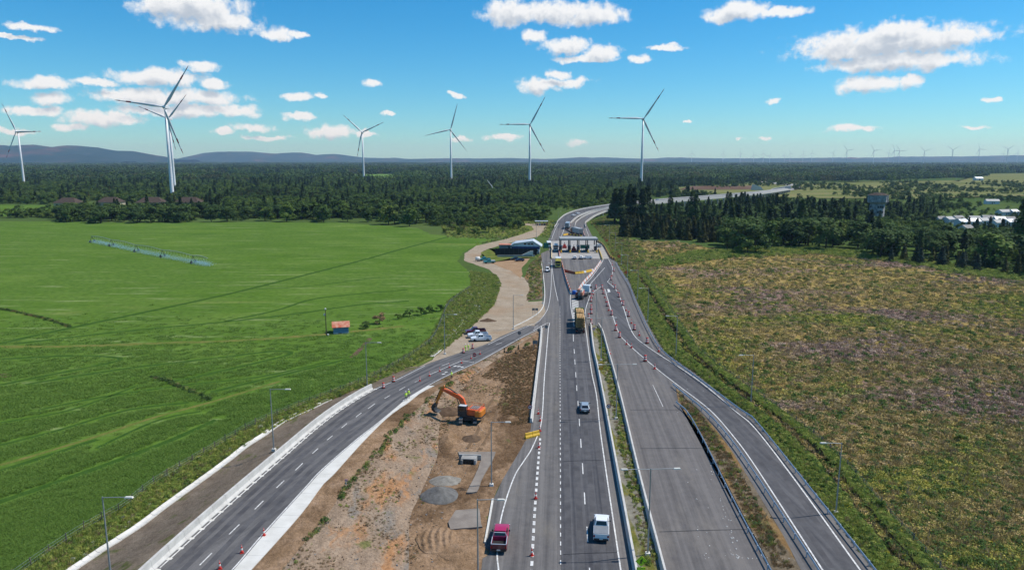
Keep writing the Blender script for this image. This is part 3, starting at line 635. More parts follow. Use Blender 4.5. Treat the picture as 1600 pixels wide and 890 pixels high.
# lined drainage channel: shallow precast dishes
mb = MB(); prof = [(-.52, .20), (-.44, .22), (-.16, .05), (.16, .05), (.44, .20), (.52, .18), (.52, .02), (-.52, .02)]
mb.prism(prof, 'Y', -.485, .485); dish = mb.mesh('channel_dish', K['conc_new'])
ch = thing('drainage_channel', 'long white concrete drainage channel between rough grass and the left ramp', 'channel', DL[0])
place_along([p + Vector((.45, 0, 0)) for p in DL[:-10]], 1.0, dish, 'channel_dish', ch, .03, .02)
CH2 = path([(675, 557), (691, 543), (718, 513), (742, 486)], .06, 6)
ch = thing('drainage_channel', 'short white concrete drainage channel behind the three parked pickups', 'channel', CH2[0])
place_along(CH2, 1.0, dish, 'channel_dish', ch, .03, .02)
# new jersey barriers
def njb(h, w, top, L):
    mb = MB(); mb.prism([(-w / 2, 0), (-w / 2, .09 * h), (-top / 2 - .06, .38 * h), (-top / 2, h), (top / 2, h), (top / 2 + .06, .38 * h), (w / 2, .09 * h), (w / 2, 0)], 'Y', -L / 2 + .012, L / 2 - .012)
    return mb.mesh('barrier_segment', K['concrete'])
def barrier_run(label, poly, me, L=3.0, dz=0.0):
    t = thing('concrete_barrier', label, 'barrier', poly[0]); place_along(poly, L, me, 'segment', t, dz); return t
nj = njb(.85, .62, .24, 3.0); njw = njb(1.1, .95, .30, 3.0)
barrier_run('white concrete barrier along the left edge of the left ramp', [Vector((xat(RL, y) - .75, y, zramp(y) - .01)) for y in np.arange(YB0, 133, 1.0)], njw)
# the gutter's white concrete pads against the ramp barrier
gp = thing('gutter', 'row of white concrete gutter pads at the foot of the ramp barrier', 'gutter', RL[0])
for i, y in enumerate(np.arange(YB0, 132, 2.1)):
    m2 = MB(); x0 = xat(RL, y) - .25; x1 = xat(RL, y + .5) - .25; gx, gy, gz = gp.location; zz = zramp(y) + .022
    q = [(x0, y), (x0 + .52, y + .08), (x1 + .52, y + .42), (x1, y + .5)]
    m2.add([(a - gx, b - gy, zz - gz) for a, b in q] + [(a - gx, b - gy, zz - gz - .05) for a, b in q], [(0, 1, 2, 3), (0, 4, 5, 1), (1, 5, 6, 2), (2, 6, 7, 3)])
    m2.build('gutter_pad', K['conc_new'], gp)
barrier_run('long concrete barrier between the highway and the grassy median', path([(923, 508), (927, 544), (934.5, 579), (946.5, 641), (965, 741), (993, 892), (1006, 960)], .12, 6), nj)
barrier_run('long concrete barrier between the grassy median and the closed carriageway', path([(935, 509), (942, 521), (950, 550), (962, 592), (974.5, 642), (998, 742), (1037, 893), (1055, 960)], .12, 6), nj)
barrier_run('short concrete barrier between the excavated pit and the highway shoulder', path([(846, 514), (844, 540), (838, 590), (829, 668)], .09, 6), nj)
kb = thing('kerb', 'low white kerb on the dirt beside the magenta pickup', 'kerb', P(770, 780, .08))
mb = MB(); mb.box((0, 0, .1), (.25, .98, .2)); kbm = mb.mesh('kerbstone', K['conc_new'])
place_along(path([(770, 780), (764, 815), (757, 853)], .08, 4), 1.0, kbm, 'kerbstone', kb)
kb = thing('kerb', 'low pale kerb curving round the yard corner beside the junction', 'kerb', P(849, 470, .08))
place_along(path([(846, 410), (850, 440), (851, 466), (846, 484), (828, 498), (800, 512)], .08, 4), 1.0, kbm, 'kerbstone', kb)
# guard rails
mb = MB(); pr = [(.00, .45), (.05, .50), (.05, .56), (.0, .60), (.05, .64), (.05, .70), (.0, .76), (-.02, .76), (.02, .70), (.02, .64), (-.03, .60), (.02, .56), (.02, .50), (-.02, .45)]
mb.prism(pr, 'Y', -2.02, 2.02); beam = mb.mesh('beam', K['galv'])
mb = MB(); mb.box((0, 0, .36), (.10, .14, .72)); gpost = mb.mesh('post', K['galv'])
def guardrail(label, pix, face=1, z=.1):
    poly = path(pix, z, 6); t = thing('guardrail', label, 'guardrail', poly[0]); place_along(poly, 4.0, beam, 'beam', t)
    place_along(poly, 4.0, gpost, 'post', t, 0, 0, 0, True, -.09 * face)
guardrail('galvanised guardrail along the right edge of the closed carriageway', [(1056, 632), (1074, 648), (1099, 692), (1150, 795), (1208, 905), (1232, 955)])
guardrail('galvanised guardrail along the left edge of the right ramp', [(1051, 604), (1075, 624), (1106, 650), (1141, 690), (1179, 744), (1228, 819), (1280, 899), (1310, 950)])
guardrail('galvanised guardrail curving along the outer edge of the right ramp', [(962, 411), (969, 425), (982, 446), (994, 476), (1014, 519), (1035, 551), (1087, 592), (1166, 651), (1180, 661), (1267, 770), (1371, 902), (1410, 955)], -1)
# right-hand ditch between two grassy banks (its bed is lower than both)
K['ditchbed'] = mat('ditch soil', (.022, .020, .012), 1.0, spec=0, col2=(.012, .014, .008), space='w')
DT = path([(998, 433), (1020, 466), (1038, 496), (1055, 520), (1076, 552), (1130, 597), (1200, 649), (1255, 694), (1294, 733), (1330, 778), (1375, 834), (1421, 888), (1470, 950)], 0, 6)
mb = MB(); pts = resample(DT, 1.0); vs = []; prof = [(-3.6, .04), (-2.1, .5), (-1.1, .6), (-.75, .06), (.6, .06), (.95, .62), (1.9, .5), (3.8, .04)]
for i, p in enumerate(pts):
    d = (pts[min(i + 1, len(pts) - 1)] - pts[max(i - 1, 0)]).normalized(); n = Vector((d.y, -d.x, 0)); n = n if n.x > 0 else -n
    for a, z in prof:
        w = .5 * mnoise.noise(Vector((p.x * .35 + a, p.y * .35, a))) + .3 * mnoise.noise(Vector((p.x * 1.1, p.y * 1.1, a * 3)))
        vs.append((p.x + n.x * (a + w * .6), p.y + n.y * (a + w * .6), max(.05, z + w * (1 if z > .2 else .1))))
nq = len(prof); mb.add(vs, [(i * nq + j, i * nq + j + 1, (i + 1) * nq + j + 1, (i + 1) * nq + j) for i in range(len(pts) - 1) for j in range(nq - 1)])
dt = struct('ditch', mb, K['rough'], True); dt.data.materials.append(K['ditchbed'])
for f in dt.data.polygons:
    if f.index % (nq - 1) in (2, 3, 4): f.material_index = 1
# ================================================================ hills on the horizon
def hills(name, prof, dist, depth, seed):
    """ridge line given as image points; the ridge stands `dist` metres away and falls off towards and away from the viewer"""
    us = np.arange(prof[0][0], prof[-1][0] + 1, 4.0); hs = np.interp(us, [p[0] for p in prof], [p[1] for p in prof])
    rows = 15; vs = []
    for j in range(rows):
        t = j / (rows - 1); yy = dist + (t - .62) * depth; k = (smooth(t / .62) if t < .62 else smooth((1 - t) / .38))
        for u, v in zip(us, hs):
            x = (u - 800) / FPX * dist; base = max(0, (250 - v) / FPX * dist + 45)
            n = mnoise.fractal(Vector((x * .0011 + seed, yy * .0009, 0)), 1, 2, 5)
            vs.append((x * (yy / dist) ** .3, yy, base * k * (1 + .22 * n * (1 - k * .7)) + 120 * n * k * (1 - k) * 2 - (5 if t in (0, 1) else 0)))
    n = len(us); mb = MB(); mb.add(vs, [(j * n + i, j * n + i + 1, (j + 1) * n + i + 1, (j + 1) * n + i) for j in range(rows - 1) for i in range(n - 1)])
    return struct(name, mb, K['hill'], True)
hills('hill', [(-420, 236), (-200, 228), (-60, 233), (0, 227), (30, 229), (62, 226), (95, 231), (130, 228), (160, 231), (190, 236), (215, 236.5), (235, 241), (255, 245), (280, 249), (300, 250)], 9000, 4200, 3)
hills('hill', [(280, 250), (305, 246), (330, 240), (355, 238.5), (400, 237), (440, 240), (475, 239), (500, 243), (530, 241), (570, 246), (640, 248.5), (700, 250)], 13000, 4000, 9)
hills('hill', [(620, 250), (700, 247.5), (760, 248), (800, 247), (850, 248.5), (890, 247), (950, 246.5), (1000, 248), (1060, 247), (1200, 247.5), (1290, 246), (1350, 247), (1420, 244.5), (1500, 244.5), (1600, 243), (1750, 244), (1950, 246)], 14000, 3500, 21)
# ================================================================ elevated road beyond the toll
def zbr(y): return .1 + 6.0 * smooth((y - 500) / 130) * (1 - smooth((y - 900) / 260))
def PB(u, v, dz=0.0):
    z = 0
    for _ in range(12): z = zbr(P(u, v, z + dz).y)
    return P(u, v, z + dz)
bl = path([(866, 356), (870, 350), (872.5, 345), (885, 335), (910, 327), (950, 320.5), (990, 316), (1030, 312), (1120, 305), (1190, 299), (1235, 293)], 0, 6, PB)
bm1 = path([(889, 356), (891, 350), (895, 345), (905, 337.5), (923, 330.5), (952, 324), (990, 319.2), (1030, 314.4), (1120, 307), (1190, 300.5), (1235, 294)], 0, 6, PB)
bm2 = path([(898, 356), (899, 350), (902, 345.5), (911, 339), (927, 332.5), (953, 325.8), (990, 320.4), (1030, 315.4), (1120, 307.8), (1190, 301.2), (1235, 294.6)], 0, 6, PB)
br = path([(915, 356), (914, 350), (917, 346), (930, 337), (943, 331.5), (954, 328.5), (990, 322.6), (1030, 317.2), (1120, 309.5), (1190, 302.6), (1235, 296)], 0, 6, PB)
vd = thing('viaduct', 'pair of curving elevated carriageways with white parapets beyond the toll plaza', 'bridge', bl[0])
def deck(name, a, b, m, thick=.9):
    mb = MB(); n = min(len(a), len(b)); o = vd.location
    for p, q in zip(a[:n], b[:n]):
        for w, dz in ((p, .02), (q, .02), (q, -thick), (p, -thick)): mb.v.append(tuple(w - o + Vector((0, 0, dz))))
    for i in range(n - 1):
        k = 4 * i
        mb.f += [(k, k + 1, k + 5, k + 4), (k + 1, k + 2, k + 6, k + 5), (k + 2, k + 3, k + 7, k + 6), (k + 3, k, k + 4, k + 7)]
    return mb.build(name, m, vd)
deck('deck', bl, bm1, K['asph_new']); deck('deck', bm2, br, K['asph_ramp'])
def parapet(a, h=.95, w=.35):
    mb = MB(); o = vd.location; vs = []
    for i, p in enumerate(a):
        d = (a[min(i + 1, len(a) - 1)] - a[max(i - 1, 0)]).normalized(); n = Vector((-d.y, d.x, 0)) * w / 2; q = p - o
        vs += [q + n + Vector((0, 0, -.6)), q - n + Vector((0, 0, -.6)), q - n * .7 + Vector((0, 0, h)), q + n * .7 + Vector((0, 0, h))]
    k = 4; mb.add(vs, [(i * k + j, i * k + (j + 1) % k, (i + 1) * k + (j + 1) % k, (i + 1) * k + j) for i in range(len(a) - 1) for j in range(k)] + [(0, 1, 2, 3)])
    return mb.build('parapet', K['concrete'], vd)
for a in (bl, bm1, bm2, br): parapet(a)
for poly in (br, bl):
    for p in resample(poly, 14.0)[3:]:
        if p.z > 2:
            mb = MB(); mb.lathe([(.55, -p.z), (.55, -.8)], 10, p - vd.location + Vector((0, .9, 0))); mb.box(p - vd.location + Vector((0, 1.4, -1.25)), (1.2, 2.6, .7)); mb.build('pier', K['concrete'], vd)
for u, v, s in ((1183, 297, 1), (1222, 296, 1)):
    t = tag(MB().prism([(-9 * s, 0), (9 * s, 0), (5, 5), (-7, 9)] if u < 1200 else [(-18, 0), (14, 0), (12, 6), (-12, 2)], 'Y', -2, 2).build('bridge_abutment', K['concrete'], None, False, P(u, v)), 'white concrete wing wall %s the far road bend' % ('left of' if u < 1200 else 'right of'), 'wall')
# ================================================================ wind turbines
def blade_mesh(L):
    secs = []
    for t, c, th in ((0, .030, .030), (.04, .030, .028), (.10, .042, .022), (.2, .060, .014), (.35, .050, .010), (.6, .034, .006), (.85, .020, .004), (.98, .008, .002), (1, .003, .001)):
        c *= L; th *= L; tw = R(24 * (1 - t) ** 2)
        q = [(-.35 * c, 0), (-.1 * c, th / 2), (.35 * c, th * .3), (.65 * c, 0), (.35 * c, -th * .25), (-.1 * c, -th / 2)]
        secs.append([Vector((x * math.cos(tw) - y * math.sin(tw), x * math.sin(tw) + y * math.cos(tw), t * L)) for x, y in q])
    return secs
def sub_secs(secs, ts, a, b, grow):
    out = []
    for t in np.linspace(a, b, 4):
        k = np.searchsorted(ts, t) - 1; k = min(max(k, 0), len(ts) - 2); f = (t - ts[k]) / (ts[k + 1] - ts[k])
        s = [p.lerp(q, f) for p, q in zip(secs[k], secs[k + 1])]; c = sum(s, Vector()) / len(s)
        out.append([c + (p - c) * grow for p in s])
    return out
TS = [0, .04, .10, .2, .35, .6, .85, .98, 1]
def turbine(label, u, vbase, vhub, angles, L, D=None, group='white wind turbines', fine=True, yaw=0.0, red=True):
    if D is None: D = CAMH * FPX / (vbase - 250.0)
    hp = AT(u, vhub, D); x, hub = hp.x, hp.z
    t = thing('wind_turbine', label, 'wind turbine', (x, D, 0), yaw, group)
    n = 20 if fine else 6; r0, r1 = hub * .021, hub * .012
    MB().lathe([(r0 * 1.15, 0), (r0, hub * .02), (r0 * .86, hub * .4), (r1, hub - 1.6)], n).build('tower', K['turbine'], t, True)
    nac = MB(); nac.loft([[(a * w, y, hub + b * h + .3) for a, b in ((-1, -.8), (-.8, -1), (.8, -1), (1, -.8), (1, .7), (.7, 1), (-.7, 1), (-1, .7))] for y, w, h in ((-2.6, 1.4, 1.5), (-1, 1.9, 1.9), (5, 1.9, 1.9), (8.6, 1.5, 1.5))])
    nac.build('nacelle', K['turbine'], t)
    rot = link('rotor', None, t, (0, -3.6, hub + .3))
    MB().lathe([(.2, -2.4), (1.0, -1.9), (1.6, -.8), (1.7, .8), (1.3, 1.3)], n, axis='Y').build('spinner', K['turbine'], rot, True)
    for a in angles:
        sc = blade_mesh(L); b = MB().loft(sc).build('blade', K['blade'], rot, fine); b.rotation_euler = (0, R(90 - a), 0)
        if red:
            for lo, hi in ((.66, .76), (.88, .97)):
                st = MB().loft(sub_secs(sc, TS, lo, hi, 1.12)).build('blade', K['stripe'], rot); st.name = 'red_band'; st.rotation_euler = (0, R(90 - a), 0)
    return t
turbine('nearest wind turbine, tallest of all, at left in front of its twin', 258, 308, 168, (55, 172, 289), 58)
turbine('wind turbine half hidden behind the nearest turbine at left', 264, 303, 186, (49, 157, 280), 47, D=1080)
turbine('wind turbine cut by the left edge with red-striped blade', 28, 288, 206, (116, 238, 0), 57, yaw=R(-14))
turbine('wind turbine with two blades raised in a V, left of centre', 566, 284, 207, (137, 24, 257), 50)
turbine('slender wind turbine left of the toll plaza with faint thin blades', 704, 283, 203, (74, 193, 308), 56, red=False)
turbine('wind turbine standing above the toll plaza and the bridge', 828, 287, 195, (61, 180, 299), 58)
turbine('wind turbine right of centre standing over the tall dark pines', 1005, 282, 186, (56, 179, 297), 62, D=1260)
FARROW = 'far wind turbines on the right horizon'
far = [(1081, 240, 90), (1130, 240, 85), (1157, 239, 92), (1178, 242, 110), (1193, 240, 90), (1203, 243, 70), (1226, 242, 88), (1235, 240, 110), (1255, 241, 90), (1269, 239, 95), (1302, 239, 60), (1324, 235, 10), (1366, 235, 5), (1389, 238, 80), (1398, 235, 115), (1406, 236, 5), (1445, 236, 20), (1489, 234, 30), (1531, 233, 115), (1575, 233, 35), (1568, 240, 70), (1590, 239, 80)]
for i, (u, v, a) in enumerate(far):
    big = v <= 236
    turbine('%s far white turbine from the left along the right horizon' % ORD[i], u, 0, v, (a, a + 120, a + 240), 58 if not big else 64, D=(6000 if big else 8600), group=FARROW, fine=False, red=False)
t = thing('leaning_mast', 'thin white leaning mast rising from the wood left of the toll', 'mast', P(771, 300))
MB().tube([(0, 0, 0), (-2, 0, 8), (-9, 0, 17)], [.5, .45, .25], 8).build('mast', K['turbine'], t)
# ================================================================ buildings
def gable(t, w, d, h, rise, wall, roof, ov=.4, z0=0.0, axis='X'):
    """gabled house; ridge along `axis`; walls and roof planes with thickness"""
    def q(a, b, z): return (a, b, z) if axis == 'X' else (b, a, z)
    mb = MB(); mb.loft([[q(s * w / 2, -d / 2, z0), q(s * w / 2, d / 2, z0), q(s * w / 2, d / 2, z0 + h), q(s * w / 2, 0, z0 + h + rise), q(s * w / 2, -d / 2, z0 + h)] for s in (-1, 1)])
    mb.build('wall', wall, t)
    for s in (-1, 1):
        mb = MB(); e = ov / (d / 2); x = w / 2 + ov
        lo = z0 + h - rise * e; pts = [q(-x, s * (d / 2 + ov), lo), q(x, s * (d / 2 + ov), lo), q(x, 0, z0 + h + rise), q(-x, 0, z0 + h + rise)]
        mb.add([Vector(p) + Vector((0, 0, .03)) for p in pts] + [Vector(p) + Vector((0, 0, .15)) for p in pts], [(0, 1, 2, 3), (4, 5, 6, 7), (0, 1, 5, 4), (1, 2, 6, 5), (2, 3, 7, 6), (3, 0, 4, 7)])
        mb.build('roof', roof, t)
# small blue farm shed with rusted roof
t = thing('farm_shed', 'small blue boarded shed with rusty gabled roof in the green field', 'shed', P(533, 519), R(14))
gable(t, 3.9, 3.4, 1.9, 1.0, K['blue_w'], K['rust'], .35)
MB().box((0, -1.72, .18), (3.9, .06, .36)).build('plinth', K['conc_new'], t); MB().box((-.3, -1.73, .16), (.9, .08, .26)).build('vent', K['dark'], t)
for k in range(9): MB().box((-1.8 + k * .45, -1.715, 1.15), (.03, .04, 1.5)).build('batten', K['blue_w'], t)
t = thing('utility_pole', 'thin dark wooden pole with white insulators beside the blue shed', 'pole', P(510, 524))
MB().tube([(0, 0, 0), (.05, 0, 7.0)], [.13, .09], 8).build('pole', K['bark'], t)
MB().lathe([(.18, 0), (.22, .1), (.22, .32), (.1, .4)], 8, (.05, 0, 6.9)).build('insulator', K['whiteplastic'], t); MB().box((-.25, 0, 5.6), (.4, .3, .5)).build('meter_box', K['conc_new'], t)
MB().lathe([(.25, 0), (.25, .5)], 8, (.5, -.2, 0)).build('anchor', K['conc_new'], t)
# toll office
def PYs(u, v, z=0): return P(u, v, z)
t = thing('toll_office', 'white office with navy band and long sheet roof left of the toll', 'building', PYs(823, 395), R(-4))
B = .30
mb = MB(); mb.loft([[(x, y, 1.2) for x, y in ((-7.0, -4), (6.4, -4), (6.4, 5), (-7.0, 5))], [(x, y, 4.0) for x, y in ((-7.0, -4), (6.4, -4), (6.4, 5), (-7.0, 5))]]); mb.build('wall', K['white_w'], t)
MB().box((-.3, -4.03, 3.0), (13.5, .06, 1.3)).build('navy_band', K['navy_w'], t)
mb = MB(); mb.prism([(-7.0, 4.0), (6.4, 4.0), (3.2, 6.1), (-5.6, 5.0)], 'Y', -3.9, 5); mb.build('gable_front', K['white_w'], t)
mb = MB(); mb.prism([(-7.6, 3.95), (-7.6, 4.2), (-5.8, 5.25), (3.2, 6.5), (7.6, 3.75), (7.5, 3.5), (3.2, 6.15), (-5.7, 5.0)], 'Y', -4.6, 5.4); mb.build('roof', K['sheet'], t)
for x in (-.6, 1.2, 2.7): 
    w = MB().box((x, -3.93, 4.9), (1.2, .08, .7)).build('window', K['glass'], t); MB().box((x, -3.96, 4.5), (1.3, .1, .08)).build('sill', K['white_w'], w)
for x in (-5, -2.5, 0, 2.5, 5): MB().box((x, -4.02, 1.75), (1.6, .05, .8)).build('window', K['glass'], t)
MB().box((-.3, 0, .6), (13.4, 9, 1.2)).build('plinth', K['conc_grey'], t)
t = thing('annex', 'low flat-roofed annex with rusty roof left of the white office', 'building', PYs(793, 392), R(-4))
MB().box((0, 0, 1.6), (8, 5, 3.2)).build('wall', K['conc_grey'], t); MB().box((0, 0, 3.35), (8.6, 5.6, .25)).build('roof', K['rust'], t); MB().box((1, -2.53, 1.5), (1, .08, 2.1)).build('door', K['dark'], t)
t = thing('shade_fence', 'long black shade-net fence in front of the white toll office', 'fence', PYs(774, 398))
a, b = PYs(774, 399), PYs(839, 399); n = 9
for k in range(n):
    p, q = a.lerp(b, k / n) - t.location, a.lerp(b, (k + 1) / n) - t.location
    d = (q - p); c = (p + q) / 2; MB().box((c.x, c.y, 1.75), (d.length - .12, .06, 3.3), math.atan2(d.y, d.x)).build('net_panel', K['net'], t); MB().tube([p, p + Vector((0, 0, 3.6))], .07, 6).build('post', K['dark'], t)
p, q = PYs(774, 399) - t.location, PYs(766, 405) - t.location
t = thing('retaining_wall', 'low grey block wall along the earth lot below the black fence', 'wall', PYs(777, 401))
for k in range(14):
    c = PYs(777, 401.5).lerp(PYs(836, 401), (k + .5) / 14) - t.location; MB().box((c.x, c.y, .5), (1.27, .3, 1.0)).build('block', K['conc_grey'], t)
t = thing('handrail_stair', 'sloping white concrete stair wall beside the earth lot', 'stair', PYs(829, 401))
mb = MB(); mb.prism([(-6, 0), (1.2, 0), (1.2, 2.9), (.2, 2.9), (-5.5, .35)], 'Y', -.2, .2); mb.build('stair_wall', K['conc_new'], t)
for k in range(7): MB().box((-4.8 + k * .85, .9, .2 + k * .19), (.85, 1.4, .4 + k * .38)).build('step', K['concrete'], t)
t = thing('open_shed', 'long low open shed with pale roof at the end of the track', 'shed', PYs(846, 352), R(-3))
MB().box((0, 0, 3.0), (9.2, 4.5, .3)).build('roof', K['sheet'], t)
for x in (-4.2, -1.4, 1.4, 4.2):
    for y in (-1.9, 1.9): MB().box((x, y, 1.45), (.18, .18, 2.9)).build('post', K['dark'], t)
for k, (x, m) in enumerate(((-3, 'rust'), (-1.2, 'conc_new'), (.4, 'rust'), (2.2, 'maroon_p'), (3.5, 'rust'))): MB().box((x, .3, .7), (1.3, 2, 1.4), 0, .85).build('crate', K[m], t)
# toll canopy
TX, TY = P(904, 394).x, P(904, 394).y
t = thing('toll_canopy', 'long flat white toll canopy on five dark columns across the road', 'canopy', (TX, TY, .12))
cols = [P(u, 394).x - TX for u in (876, 890, 904, 917.5, 931)]
wd = cols[-1] - cols[0]
mb = MB(); mb.box((0, 3.2, 6.55), (wd + 1.2, 10.0, .6)); rf = mb.build('roof', K['canopy'], t)
MB().box((0, -1.86, 6.5), (wd + 1.3, .12, .8)).build('fascia', K['canopy'], rf); MB().box((0, 3.2, 6.2), (wd + .6, 9.4, .1)).build('soffit', K['dark'], rf)
for c in cols:
    for y in (-1.0, 7.2): MB().box((c, y, 3.1), (.45, .6, 6.2)).build('column', K['dark'], t)
for i, c in enumerate(cols):
    b = thing('toll_island', '%s raised toll island from the left with dark booth under the canopy' % ORD[i], 'toll booth', (TX + c, TY, .12), 0, 'toll islands under the canopy')
    MB().box((0, 3.5, .1), (1.7, 16, .2)).build('island_base', K['conc_grey'], b)
    bd = MB().box((.1, 3.6, 1.45), (1.4, 2.6, 2.5)).build('booth', K['dark' if i % 2 else 'navy_p'], b); MB().box((.1, 3.6, 1.9), (1.46, 2.2, .9)).build('window', K['glass'], bd); MB().box((.1, 3.6, 2.78), (1.7, 3, .15)).build('booth_roof', K['sheet'], bd)
    MB().lathe([(.35, 0), (.35, 1.1), (.1, 1.2)], 10, (0, -3.8, .2)).build('crash_post', K['yellow'], b)
for u, v, w, h, lab in ((914.5, 394, 4.6, 1.9, 'wide green road sign board standing behind the toll canopy columns'), (853, 391, 2.4, 2.6, 'tall green sign board on two posts left of the toll lanes')):
    s = thing('green_sign', lab, 'sign', P(u, v) + Vector((0, 2.4 if u > 900 else 0, 0)))
    MB().box((0, 0, 2.5), (w, .1, h)).build('board', K['sign_green'], s)
    for x in (-w * .35, w * .35): MB().box((x, .1, 1.6), (.14, .14, 3.2)).build('post', K['lampsteel'], s)
for u, v, lab in ((896.5, 392, 'stack of red toll equipment standing between the middle canopy columns'), (882, 388, 'small red machine under the left end of the canopy')):
    s = thing('toll_machine', lab, 'equipment', P(u, v))
    MB().box((0, 0, .7), (2.2, 1.4, 1.4)).build('cabinet', K['redplastic'], s); MB().box((0, .2, 1.8), (1.2, 1, .9), 0, .95).build('hood', K['redplastic'], s); MB().box((0, 0, 2.8), (.3, .3, .8)).build('beacon', K['dark'], s)
# distant houses and barns
for i, (u, D, w) in enumerate(((237, 640, 22), (296, 640, 22), (173, 660, 20), (107, 650, 20))):
    x = AT(u, 312, D).x
    t = thing('barn', ('brown hip-roofed barn left of the nearest turbine', 'brown hip-roofed barn right of the nearest turbine', 'brown barn roof showing between trees, second from left', 'brown barn roof at the far left end of the dark tree belt')[i], 'barn', (x, D, 0), R(random.uniform(-6, 6)), 'brown barns behind the tree belt')
    z0 = 7.5 if i < 2 else 6.5; MB().box((0, 0, z0 / 2), (w, 13, z0)).build('wall', K['cream'], t)
    mb = MB(); mb.add([(-w / 2 - .8, -7.3, z0), (w / 2 + .8, -7.3, z0), (w / 2 + .8, 7.3, z0), (-w / 2 - .8, 7.3, z0), (-w / 2 + 5, 0, z0 + 4.6), (w / 2 - 5, 0, z0 + 4.6)], [(0, 1, 5, 4), (1, 2, 5), (2, 3, 4, 5), (3, 0, 4), (0, 1, 2, 3)]); mb.build('roof', K['tile'], t)
    for k in range(4): MB().box((-w / 2 + 3 + k * (w - 6) / 3, -6.53, 4.8), (1.6, .1, 1.4)).build('window', K['glass'], t)
# water tower
D = 520; t = thing('water_tower', 'old stained concrete water tower rising out of the dark trees', 'water tower', (AT(1371, 320, D).x, D, 0))
def hexr(r, z, n=8): return [Vector((r * math.cos(2 * math.pi * (j + .5) / n), r * math.sin(2 * math.pi * (j + .5) / n), z)) for j in range(n)]
MB().loft([hexr(5.2, 0), hexr(5.0, 13.6)]).build('shaft', K['tower'], t)
MB().loft([hexr(5.0, 13.3), hexr(6.9, 14.6), hexr(6.9, 19.2), hexr(7.2, 19.3), hexr(7.2, 19.7)]).build('tank', K['tower'], t)
MB().loft([hexr(7.3, 19.7), hexr(3.5, 21.2), hexr(.3, 21.5)]).build('roof', K['tile'], t)
for j in range(8):
    a = 2 * math.pi * j / 8; MB().box((6.55 * math.cos(a), 6.55 * math.sin(a), 17.0), (.35, .35, 4.6), a).build('rib', K['conc_grey'], t)
    if j % 2 == 0:
        for z in (4, 8, 11.3): MB().box((4.75 * math.cos(a + R(22.5) * 2 * 0 - R(0)), 4.75 * math.sin(a), z), (.5, 1.2, 1.5), a).build('window', K['dark'], t)
for x, z in ((-1.7, 11.2), (1.5, 11.2), (-1.7, 7.6), (1.5, 7.6)): MB().box((x, -4.78, z), (1.1, .3, 1.6)).build('window', K['dark'], t)
# pale roofs of the village among the trees
hs = [(1482, 338, 9), (1503, 342, 10), (1497, 336.5, 9), (1523, 337, 9), (1521, 341, 10), (1545, 336, 12), (1536, 340, 9), (1562, 338, 9), (1578, 338, 9), (1558, 343, 8), (1577, 342, 9), (1510, 351, 9), (1569, 327, 18), (1584, 327, 8), (1470, 337.5, 7), (1550, 311, 20)]
posw = ['leftmost', 'front left', 'rear left', 'rear centre-left', 'front centre', 'largest rear', 'middle', 'rear centre-right', 'rear right', 'front centre-right', 'front right', 'nearest and lowest', 'long', 'white-walled', 'small outlying left', 'long distant']
for i, (u, v, w) in enumerate(hs):
    zt = 5.0; p = P(u, v, zt)
    t = thing('village_house', '%s pale-roofed village house among the trees at right' % posw[i], 'house', (p.x, p.y, 0), R(random.uniform(-25, 25)), 'pale-roofed village houses at right')
    gable(t, w * .55 + 1.5, 6, 3.2, 1.7, K['white_w'], K[('canopy', 'sheet', 'conc_grey')[i % 3]], .35)
    MB().box((-.8, -3.02, 1.05), (.9, .06, 2.1)).build('door', K['wood'], t); wn = MB().box((1.1, -3.02, 1.6), (1.1, .06, .9)).build('window', K['glass'], t); MB().box((1.1, -3.05, 1.1), (1.3, .12, .08)).build('sill', K['conc_new'], wn)
for u, v, w, lab in ((1152, 273, 26, 'white low hall beside the far road, at right of centre'), (1480, 263, 60, 'long pale shed in front of the far dark wood'), (1528, 281, 16, 'small white farmhouse in the far pasture'), (632, 262, 20, 'tiny white farm building far left of the slender turbine')):
    t = thing('far_building', lab, 'building', P(u, v + 1)); gable(t, w, 12, 5, 3, K['white_w'], K['sheet'], .5); MB().box((0, -6.05, 1.8), (3, .1, 3.4)).build('door', K['dark'], t)
# ================================================================ irrigation boom
towers = [P(u, v) for u, v in ((141, 379), (171, 385), (210, 394), (251, 402.5), (299, 412))]
t = thing('irrigation_boom', 'long wheeled irrigation boom spraying water across the green field', 'irrigator', towers[0])
o = t.location; HZ = 3.4
line = [p + Vector((0, 2.0, HZ)) - o for p in towers]; line.append(line[-1] + (line[-1] - line[-2]) * .45)
def arch(a, b, k): f = k; q = a.lerp(b, f); return q + Vector((0, 0, .55 * math.sin(math.pi * f)))
for i, (a, b) in enumerate(zip(line, line[1:])):
    n = 10; pts = [arch(a, b, k / n) for k in range(n + 1)]
    MB().tube(pts, .08, 6).build('pipe', K['galv'], t)
    tr = MB(); low = [p + Vector((0, 0, -.75 * math.sin(math.pi * k / n))) for k, p in enumerate(pts)]
    for s in (-.55, .55):
        for k in range(n): tr.tube([pts[k], (low[k] + low[k + 1]) / 2 + Vector((0, s, 0))], .02, 4, False); tr.tube([(low[k] + low[k + 1]) / 2 + Vector((0, s, 0)), pts[k + 1]], .02, 4, False)
        tr.tube([(low[k] + low[min(k + 1, n)]) / 2 + Vector((0, s, 0)) for k in range(n)], .02, 4, False)
    tr.build('truss', K['dark'], t)
    dr = MB()
    for k in range(1, n): dr.tube([pts[k], pts[k] + Vector((0, 0, -1.6))], .025, 4, False)
    dr.build('dropper', K['galv'], t)
